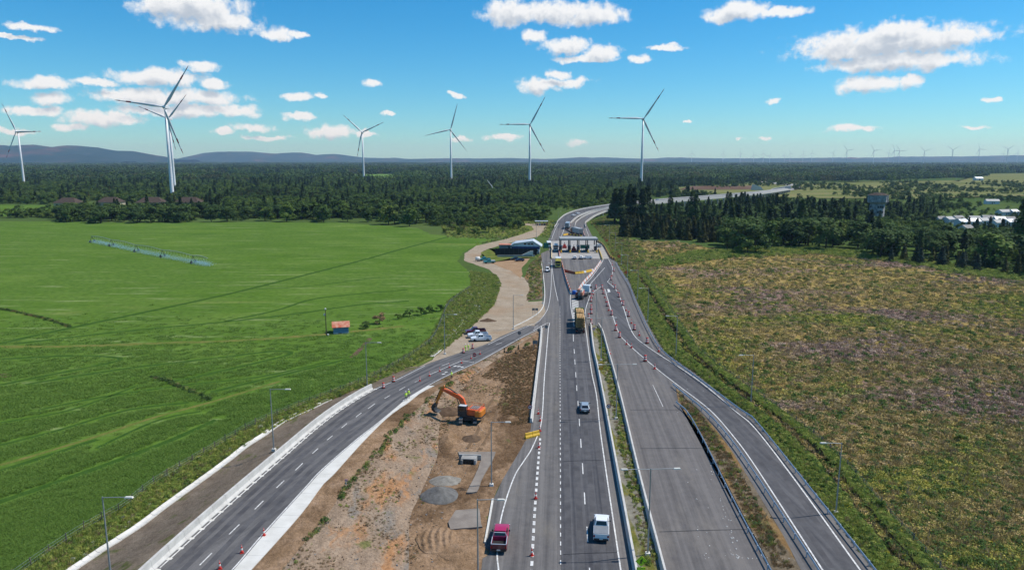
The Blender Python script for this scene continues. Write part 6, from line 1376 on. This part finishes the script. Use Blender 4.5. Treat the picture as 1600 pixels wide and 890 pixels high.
# mid-distance wood: single trees
fp, fr, fs_, fi = [], [], [], []
def add_tree(x, y, k, h):
    i = keys.index(k); fp.append((x, y, 0)); fr.append(random.uniform(0, 6.28)); s = h / PJ[i][1]; fs_.append((s * 1.25, s * 1.25, s)); fi.append(i)
def wood(y0, y1, step, ux0, ux1, mixf, hf):
    y = y0
    while y < y1:
        st = step * (1 + (y - y0) / y0 * .22); x = (ux0 - 800) / FPX * y
        while x < (ux1 - 800) / FPX * y:
            xx, yy = x + random.uniform(-.5, .5) * st, y + random.uniform(-.5, .5) * st
            if not blocked(xx, yy):
                k = mixf(xx, yy)
                if k: add_tree(xx, yy, k, hf(xx, yy, k))
            x += st
        y += st
def nz(x, y, s, o=0): return mnoise.noise(Vector((x * s + o, y * s, o)))
def mix_left(x, y):
    n = nz(x, y, .008, 5); r = random.random()
    if nz(x, y, .012, 40) > .30 and r < .85: return None
    if n > .36: return random.choice(('fir', 'fir_olive', 'fir_olive', 'dark'))
    if n < -.12: return random.choice(('light', 'mid', 'bush_light', 'dark', 'light'))
    return random.choice(('dark', 'mid', 'mid', 'mid', 'pine', 'dark', 'bush', 'dark', 'light', 'bush_light', 'light', 'fir_olive'))
KEYS_SCRUB = ('bush', 'bush_light', 'bush', 'mid', 'bush_light', 'dark')
hgt = lambda x, y, k: {'pine': 14, 'poplar': 13, 'fir': 8.5, 'fir_olive': 8, 'dark': 9, 'mid': 8.5, 'light': 8, 'bush': 5, 'bush_light': 5}[k] * random.uniform(.75, 1.15)
edge_y = lambda x, y: True
wood(478, 560, 5.2, 676, 862, lambda x, y: random.choice(KEYS_SCRUB) if (y > 486 or x > -30) and not any(inpoly(x, y, q) for q in TRK) else None, lambda x, y, k: hgt(x, y, k) * .75)
wood(556, 640, 6.0, -60, 860, lambda x, y: mix_left(x, y) if not (x < -420) else None, hgt)
wood(640, 1450, 8.0, -60, 1010, mix_left, hgt)
mix_c = lambda x, y: random.choice(('pine', 'dark', 'dark', 'mid', 'fir', 'poplar', 'dark'))
wood(500, 1450, 8.0, 1000, 1140, lambda x, y: mix_c(x, y) if (y < 640 or y > 860) else None, lambda x, y, k: hgt(x, y, k) * (.9 if y < 640 else 1))
def mix_r(x, y):
    n = nz(x, y, .010, 77); r = random.random()
    if n > .25: return random.choice(('light', 'mid', 'bush_light'))
    return random.choice(('dark', 'dark', 'dark', 'pine', 'fir', 'mid', 'poplar'))
wood(415, 690, 6.0, 1140, 1660, lambda x, y: mix_r(x, y) if y > (405 if x < 170 else 405 + max(0, 0)) else None, lambda x, y, k: hgt(x, y, k) * (1.15 if x < 235 else .82 if y > 455 else .62))
wood(930, 1450, 9.0, 1140, 1660, lambda x, y: mix_r(x, y), hgt)
sv = clear[:]; clear[:] = [clear[i] for i in (0, 1, 3, 4, 6, 8)]
wood(690, 1450, 11.0, 1050, 1680, lambda x, y: random.choice(('bush', 'bush_light', 'mid', 'dark', 'bush')) if nz(x, y * .4, .012, 61) > (.05 if x < 420 else -.12) and random.random() < .75 else None, lambda x, y, k: hgt(x, y, k) * .8)
wood(470, 640, 9.0, 1440, 1640, lambda x, y: random.choice(('bush', 'bush_light', 'mid', 'dark', 'bush')) if random.random() < .8 else None, lambda x, y, k: hgt(x, y, k) * .46)
clear[:] = sv
scatter('forest', np.array(fp), np.array(fr), np.array(fs_), fi, [m for m, _ in PJ], 'dark mixed forest stretching from the fields towards the horizon', 'forest')
# far wood: whole clumps
def clump(m, n=34, rad=30, hh=(9, 16)):
    v, f = [], []; k = 0
    for _ in range(n):
        a = rng.uniform(0, 6.283); q = rad * math.sqrt(rng.uniform()); h = rng.uniform(*hh); c = np.array([q * math.cos(a), q * math.sin(a), 0]); p = []
        for _ in range(26): t = rng.uniform(); r = h * .3 * math.sin(math.pi * min(1, .25 + .75 * t)); b = rng.uniform(0, 6.283); p.append(c + np.array([r * math.cos(b), r * math.sin(b), h * (.1 + .9 * t)]))
        vv, ff = leaf_cloud(np.array(p), h * .13, cen=c + np.array([0, 0, h * .4])); v.append(vv); f.append(ff + k); k += len(vv)
    return quadmesh('clump', np.concatenate(v), np.concatenate(f), K[m])
CL = [clump('l_dark'), clump('l_pine', 40, 30, (10, 18)), clump('l_mid', 30), clump('l_olive', 36, 30, (8, 14))]
fp, fr, fs_, fi = [], [], [], []
y = 1460.0
while y < 9000:
    st = 44 * (1 + (y - 1460) / 2600); x = (-100 - 800) / FPX * y
    while x < (1700 - 800) / FPX * y:
        xx, yy = x + random.uniform(-.5, .5) * st, y + random.uniform(-.5, .5) * st
        band = nz(xx, yy * 2.2, .0011, 12)
        if not any(inpoly(xx, yy, c) for c in clear) and not (band > .42 and yy > 1800): fp.append((xx, yy, 0)); fr.append(random.uniform(0, 6.28)); s = st / 44 * .9; fs_.append((s, s, min(s, 1.25) * random.uniform(.8, 1.15))); fi.append(random.choice((0, 0, 2, 1, 3, 2)))
        x += st
    y += st * .95
scatter('far_forest', np.array(fp), np.array(fr), np.array(fs_), fi, CL, 'blue-green far forest covering the plain up to the horizon', 'forest')
# ---- grasses and heath
def tuft(m, n, h, rad, lean=.5, w=.03):
    v, f = [], []
    for i in range(n):
        a, b = rng.uniform(0, 6.283), rng.uniform(0, 6.283); q = rad * math.sqrt(rng.uniform()); hh = h * rng.uniform(.6, 1.15); c = np.array([q * math.cos(a), q * math.sin(a), 0]); t = c + np.array([math.cos(b) * lean * hh * .6, math.sin(b) * lean * hh * .6, hh]); s = np.array([math.cos(b + 1.57), math.sin(b + 1.57), 0]) * w
        v += [c - s, c + s, (c + t) / 2 + s * .9 + [0, 0, hh * .08], t]; f.append((4 * i, 4 * i + 1, 4 * i + 2, 4 * i + 3))
    return quadmesh('tuft', np.array(v), np.array(f), K[m])
def cushion(m, n, h, rad, size):
    p = []
    for _ in range(n):
        a = rng.uniform(0, 6.283); q = rad * math.sqrt(rng.uniform()); p.append((q * math.cos(a), q * math.sin(a), h * (1 - (q / rad) ** 2) * rng.uniform(.5, 1.1) + .05))
    v, f = leaf_cloud(np.array(p), size, cen=(0, 0, -rad * .3)); return quadmesh('cushion', v, f, K[m])
def posmat(name, lists):
    """leaf colour picked by the same slow noise patches as the heath ground"""
    m = bpy.data.materials.new(name); m.use_nodes = True; t = NT(m.node_tree); b = m.node_tree.nodes['Principled BSDF']; b.inputs['Roughness'].default_value = .85; b.inputs['Specular IOR Level'].default_value = .1
    pos = t.n('ShaderNodeNewGeometry').outputs['Position']; oi = t.n('ShaderNodeObjectInfo').outputs['Random']; out = None
    for i, (stops, msc, lo, hi) in enumerate(lists):
        col = t.ramp(oi, stops)
        out = col if out is None else t.mix(t.maprange(t.noise(t.vmath('ADD', t.vmath('MULTIPLY', pos, msc), (i * 17.3, i * 5.1, 0)), 1.0, 6, .6, .4), lo, hi, 0, 1, True), out, col)
    t.L(out, b.inputs['Base Color']); return m
K['heath'] = posmat('heath', [([(.1, (.22, .19, .06)), (.5, (.40, .31, .105)), (.9, (.55, .40, .19))], None, 0, 0), ([(.1, (.23, .155, .125)), (.6, (.38, .265, .21)), (.9, (.52, .39, .30))], (.016, .030, 1), .50, .57), ([(.1, (.15, .21, .045)), (.5, (.33, .33, .065)), (.9, (.52, .44, .10))], (.022, .034, 1), .53, .60), ([(.1, (.13, .135, .13)), (.9, (.26, .23, .22))], (.012, .04, 1), .67, .73)])
K['crop_l'] = leafmat('crop blades', (.100, .195, .031), (.14, .240, .042), (.19, .29, .062), trans=.4)
K['verge_l'] = leafmat('verge grass', (.15, .235, .042), (.28, .34, .07), (.46, .42, .13), trans=.35)
heathP = [tuft('heath', 30, .45, .38, 1.0, .025), cushion('heath', 90, .30, .55, .08), tuft('heath', 40, .3, .5, 1.5, .028), cushion('heath', 110, .2, .8, .09), cushion('l_mid', 60, .45, .5, .11), tuft('l_straw', 26, .6, .4, .7, .03), cushion('l_yellow', 30, .35, .4, .06)]
def strew(name, poly, n, y0, fall, kinds, weights, smin, smax, protos, label, cat, z=.03, test=None):
    xs, ys = [p[0] for p in poly], [p[1] for p in poly]; pts, sc = [], []; y1 = max(ys); tries = 0
    while len(pts) < n and tries < n * 14:
        tries += 1; y = random.uniform(min(ys), y1); lim = .80 * y + 12; x = random.uniform(max(min(xs), -lim), min(max(xs), lim))
        if y < 66 or random.random() > min(1, (y0 / y) ** fall) or not inpoly(x, y, poly) or (test and not test(x, y)): continue
        pts.append((x, y, z if not callable(z) else z(x, y))); sc.append(random.uniform(smin, smax) * max(1, (y / y0)) ** .35)
    k = random.choices(kinds, weights, k=len(pts)) if not callable(kinds) else [kinds(p[0], p[1]) for p in pts]; return scatter(name, np.array(pts), rng.uniform(0, 6.28, len(pts)), np.array(sc), k, protos, label, cat)
mp = [(p.x, p.y) for p in px(*moor_px)]
strew('heath', mp, 40000, 85, 1.4, [0, 1, 2, 3, 4, 5, 6], [5, 4, 4, 4, 2.0, 2.8, .35], .5, 1.4, heathP, 'patchy heath of tufts and low shrubs covering the moorland', 'heath')
cropP = [tuft('crop_l', 40, .18, .7, 2.4, .045), tuft('crop_l', 40, .16, .8, 2.8, .05), tuft('crop_l', 34, .22, .65, 2.0, .045)]
fpoly = [(p.x, p.y) for p in px(*field_px)]
trk = [[(p.x, p.y) for p in resample(path(q, 0, 4), .5)] for q, _ in TRACKS + STRIPS]
grid = {}
for tk in trk:
    for a in tk:
        for i in (-1, 0, 1):
            for j in (-1, 0, 1): grid[(int(a[0] // .8) + i, int(a[1] // .8) + j)] = True
strew('crop', fpoly, 30000, 85, 2.2, [0, 1, 2], [1, 1, 1], .8, 1.25, cropP, 'dense short green crop growing across the left field', 'crop', .03, lambda x, y: random.random() < .9 - .9 * smooth((y - 90) / 130) and (int(x // .8), int(y // .8)) not in grid)
vergeP = [tuft('verge_l', 30, .6, .45, .6, .04), cushion('verge_l', 60, .5, .6, .11), tuft('l_straw', 24, .6, .4, .7, .03), cushion('l_mid', 60, .6, .6, .12), cushion('l_yellow', 40, .5, .5, .08), cushion('l_white', 50, .8, .6, .08), tuft('l_brown', 26, .4, .4, .8, .04), cushion('l_dark', 60, .5, .6, .12)]
vl = [(p.x, p.y) for p in px((-60, 960), (52, 878), (129, 824), (195, 786), (266, 734), (328, 699), (399, 660), (470, 630), (560, 596), (640, 552), (672, 528), (690, 496), (700, 470), (737, 446), (735, 424), (775, 430), (782, 446), (772, 476), (748, 500), (700, 542), (640, 575), (575, 602), (515, 626), (470, 648), (400, 684), (300, 754), (200, 826), (100, 895), (40, 960))]
strew('verge_grass', vl, 12000, 90, .9, [0, 1, 2, 3, 4, 5, 7], [9, 3, 2.5, .5, .1, .15, .2], .35, .9, vergeP, 'rough yellow-green grass on the verge left of the left ramp', 'grass')
vr = [(p.x, p.y) for p in px((1003, 420), (1035, 460), (1060, 500), (1092, 550), (1150, 596), (1230, 650), (1290, 694), (1330, 734), (1372, 784), (1420, 840), (1480, 900), (1480, 950), (1410, 950), (1300, 800), (1210, 690), (1180, 655), (1100, 592), (1040, 550), (1018, 512), (998, 470), (985, 440))]
def zditch(x, y):
    p = min(pts_d, key=lambda q: (q.x - x) ** 2 + (q.y - y) ** 2); d = math.hypot(p.x - x, p.y - y); return .45 if d < 2.3 else .22 if d < 3 else .05
pts_d = resample(DT, 2.0)
def off_ditch(x, y):
    p = min(pts_d, key=lambda q: (q.x - x) ** 2 + (q.y - y) ** 2); d = math.hypot(p.x - x, p.y - y); return d > 1.1 + .5 * random.random() + .4 * nz(x, y, .15, 9)
strew('ditch_grass', vr, 12000, 90, .8, [0, 1, 2, 3, 4, 7], [9, 4, 2.2, 1.2, .25, .5], .4, 1.0, vergeP, 'lush green grass and shrubs lining the ditch beside the right ramp', 'grass', zditch, off_ditch)
dv = [(p.x, p.y) for p in px((1240, 890), (1206, 825), (1137, 705), (1100, 655), (1080, 632), (1060, 612), (1066, 636), (1104, 690), (1212, 890))]
strew('dry_grass', dv, 900, 90, .5, [2, 6, 0, 7], [3, 5, 1, .8], .35, .8, vergeP, 'dry brown grass between the two guardrails', 'grass', .14)
md = [(p.x, p.y) for p in px((1030, 885), (978, 680), (960, 600), (947, 548), (937, 515), (933, 515), (938, 548), (948, 600), (964, 680), (1008, 885))]
strew('median_grass', md, 700, 90, .4, [0, 1, 2, 3, 6], [3, 2, 2.5, 1, 1.5], .3, .7, vergeP, 'thin green and straw weeds growing in the median', 'grass', .14)
sp_ = [(SLT(y), y) for y in np.arange(66, 184, 3.0)] + [(xat(PITR, y) - 1, y) for y in np.arange(183, 66, -3.0)]
def zs(x, y):
    a, b = SLT(y), TOEX(y); t = (x - a) / max(.1, b - a); return (zramp(y) - .1) * (1 - t) + .05 * t + .05 if t < 1 else .1
strew('slope_weeds', sp_, 2600, 95, .6, [0, 1, 2, 6, 7], [.5, .35, 4, 5, .15], .15, .45, vergeP, 'sparse weeds and dry tufts on the cut slope and pit', 'weeds', zs, lambda x, y: nz(x, y, .12, 3) > -.05 and (x < TOEX(y) + 1.5 or y > 130))
db = [(p.x, p.y) for p in px((752, 590), (785, 560), (820, 545), (842, 535), (836, 600), (829, 662), (800, 665), (775, 640), (790, 600))]
strew('dead_brush', db, 2600, 120, .1, [2, 6], [1, 6], .25, .6, vergeP, 'brown dead brush in the upper pit beside the short barrier', 'brush', .16)
ve2 = [(p.x, p.y) for p in px((822, 470), (829, 452), (821, 432), (829, 412), (846, 399), (847, 466))]
strew('yard_grass', ve2, 420, 250, .1, [0, 1, 2, 3, 6, 7], [3, 2, 4, 1, 3, .7], .6, 1.2, vergeP, 'green and straw grass on the verge beside the yard junction', 'grass', .07)
me_ = [(p.x, p.y) for p in px((1090, 392), (1250, 386), (1330, 392), (1480, 412), (1620, 434), (1640, 446), (1500, 428), (1400, 410), (1280, 398), (1150, 402), (1010, 420), (1010, 412))]
strew('meadow_grass', me_, 2600, 330, .1, [0, 1, 3], [5, 4, 1], 1.3, 2.2, vergeP, 'bright green strip of grass and bushes along the far moor edge', 'grass')
for nm, pg, n, lab in (('toll_verge_grass', [(1003, 420), (985, 440), (968, 418), (958, 400), (948, 380), (932, 358), (922, 347), (938, 340), (956, 338), (966, 350), (985, 378), (1010, 400)], 3600, 'rough grass and weeds on the bank right of the toll'), ('track_grass', [(700, 372), (772, 374), (744, 382), (790, 374), (815, 365), (830, 358), (800, 352), (850, 344), (868, 345), (860, 372), (845, 372), (853, 352), (760, 345), (690, 352)], 1500, 'green grass beside the track behind the toll office')):
    strew(nm, [(p.x, p.y) for p in px(*pg)], n, 330, .1, [0, 1, 2, 3, 6, 7], [3, 2, 4, .7, 4, 1] if nm[0:2] == 'to' else [4, 4, 2, 1.5, .5, .8], .7, 1.5, vergeP, lab, 'grass', .04)
tl = [Vector((SLT(y) + random.gauss(.3, .35), y, zramp(y) - .08)) for y in np.arange(70, 150, .32)]; tl = [p for p in tl if nz(p.x, p.y, .16, 8) > -.1]
scatter('shoulder_weeds', np.array(tl), rng.uniform(0, 6, len(tl)), rng.uniform(.35, .9, len(tl)), random.choices([7, 6, 0, 3, 2], [2, 2, 2, 1, 1], k=len(tl)), vergeP, 'line of weeds along the top edge of the cut slope', 'weeds')
for q, w in (([(0, 482), (60, 495), (112, 511)], 'dark hedge line in the green field at the left edge'), ([(241, 589), (285, 605), (330, 625)], 'dark weedy strip slanting through the middle of the green field')):
    pts = resample(path(q, .03, 6), .5); n = len(pts); scatter('weed_strip', np.array([p + Vector((random.uniform(-.5, .5), random.uniform(-.6, .6), 0)) for p in pts]), rng.uniform(0, 6, n), rng.uniform(.7, 1.3, n), random.choices([7, 6, 0], [5, 2, 1], k=n), vergeP, w, 'weeds')
# stones strewn over the slope and pit
stp = []
for _ in range(2600):
    y = random.uniform(66, 150); a = SLT(y); b = xat(PITR, y) - 1; x = random.uniform(a, a + (b - a) * .75); stp.append((x, y, zs(x, y) - .02))
def stone(s):
    mb = MB(); mb.box((0, 0, 0), (.16, .13, .1), .3, .7); return mb.mesh('stone', K[s])
K['st1'] = mat('stone grey', (.22, .20, .18), .9); K['st2'] = mat('stone tan', (.34, .24, .16), .9); K['st3'] = mat('clod dark', (.10, .065, .04), .95)
scatter('stones', np.array(stp), rng.uniform(0, 6, len(stp)), rng.uniform(.35, 1.5, len(stp)) ** 1.5, random.choices([0, 1, 2], [3, 3, 4], k=len(stp)), [stone('st1'), stone('st2'), stone('st3')], 'small stones and clods strewn over slope and pit', 'stones')
# ================================================================ haze: even thin air round everything
mb = MB(); mb.box((0, 9000, 199), (46000, 19600, 402)); hz = mb.build('haze', None); tag(hz, 'thin even blue haze over the whole plain', 'haze', None, 'stuff')
hm = bpy.data.materials.new('haze'); hm.use_nodes = True; hm.node_tree.nodes.clear(); H_ = NT(hm.node_tree)
vp = H_.n('ShaderNodeVolumePrincipled'); vp.inputs['Color'].default_value = (.46, .70, 1, 1); vp.inputs['Absorption Color'].default_value = (1, 1, 1, 1); vp.inputs['Density'].default_value = 5.5e-5; vp.inputs['Anisotropy'].default_value = .15
ho = H_.n('ShaderNodeOutputMaterial'); H_.L(vp.outputs[0], ho.inputs['Volume']); hz.data.materials.append(hm)
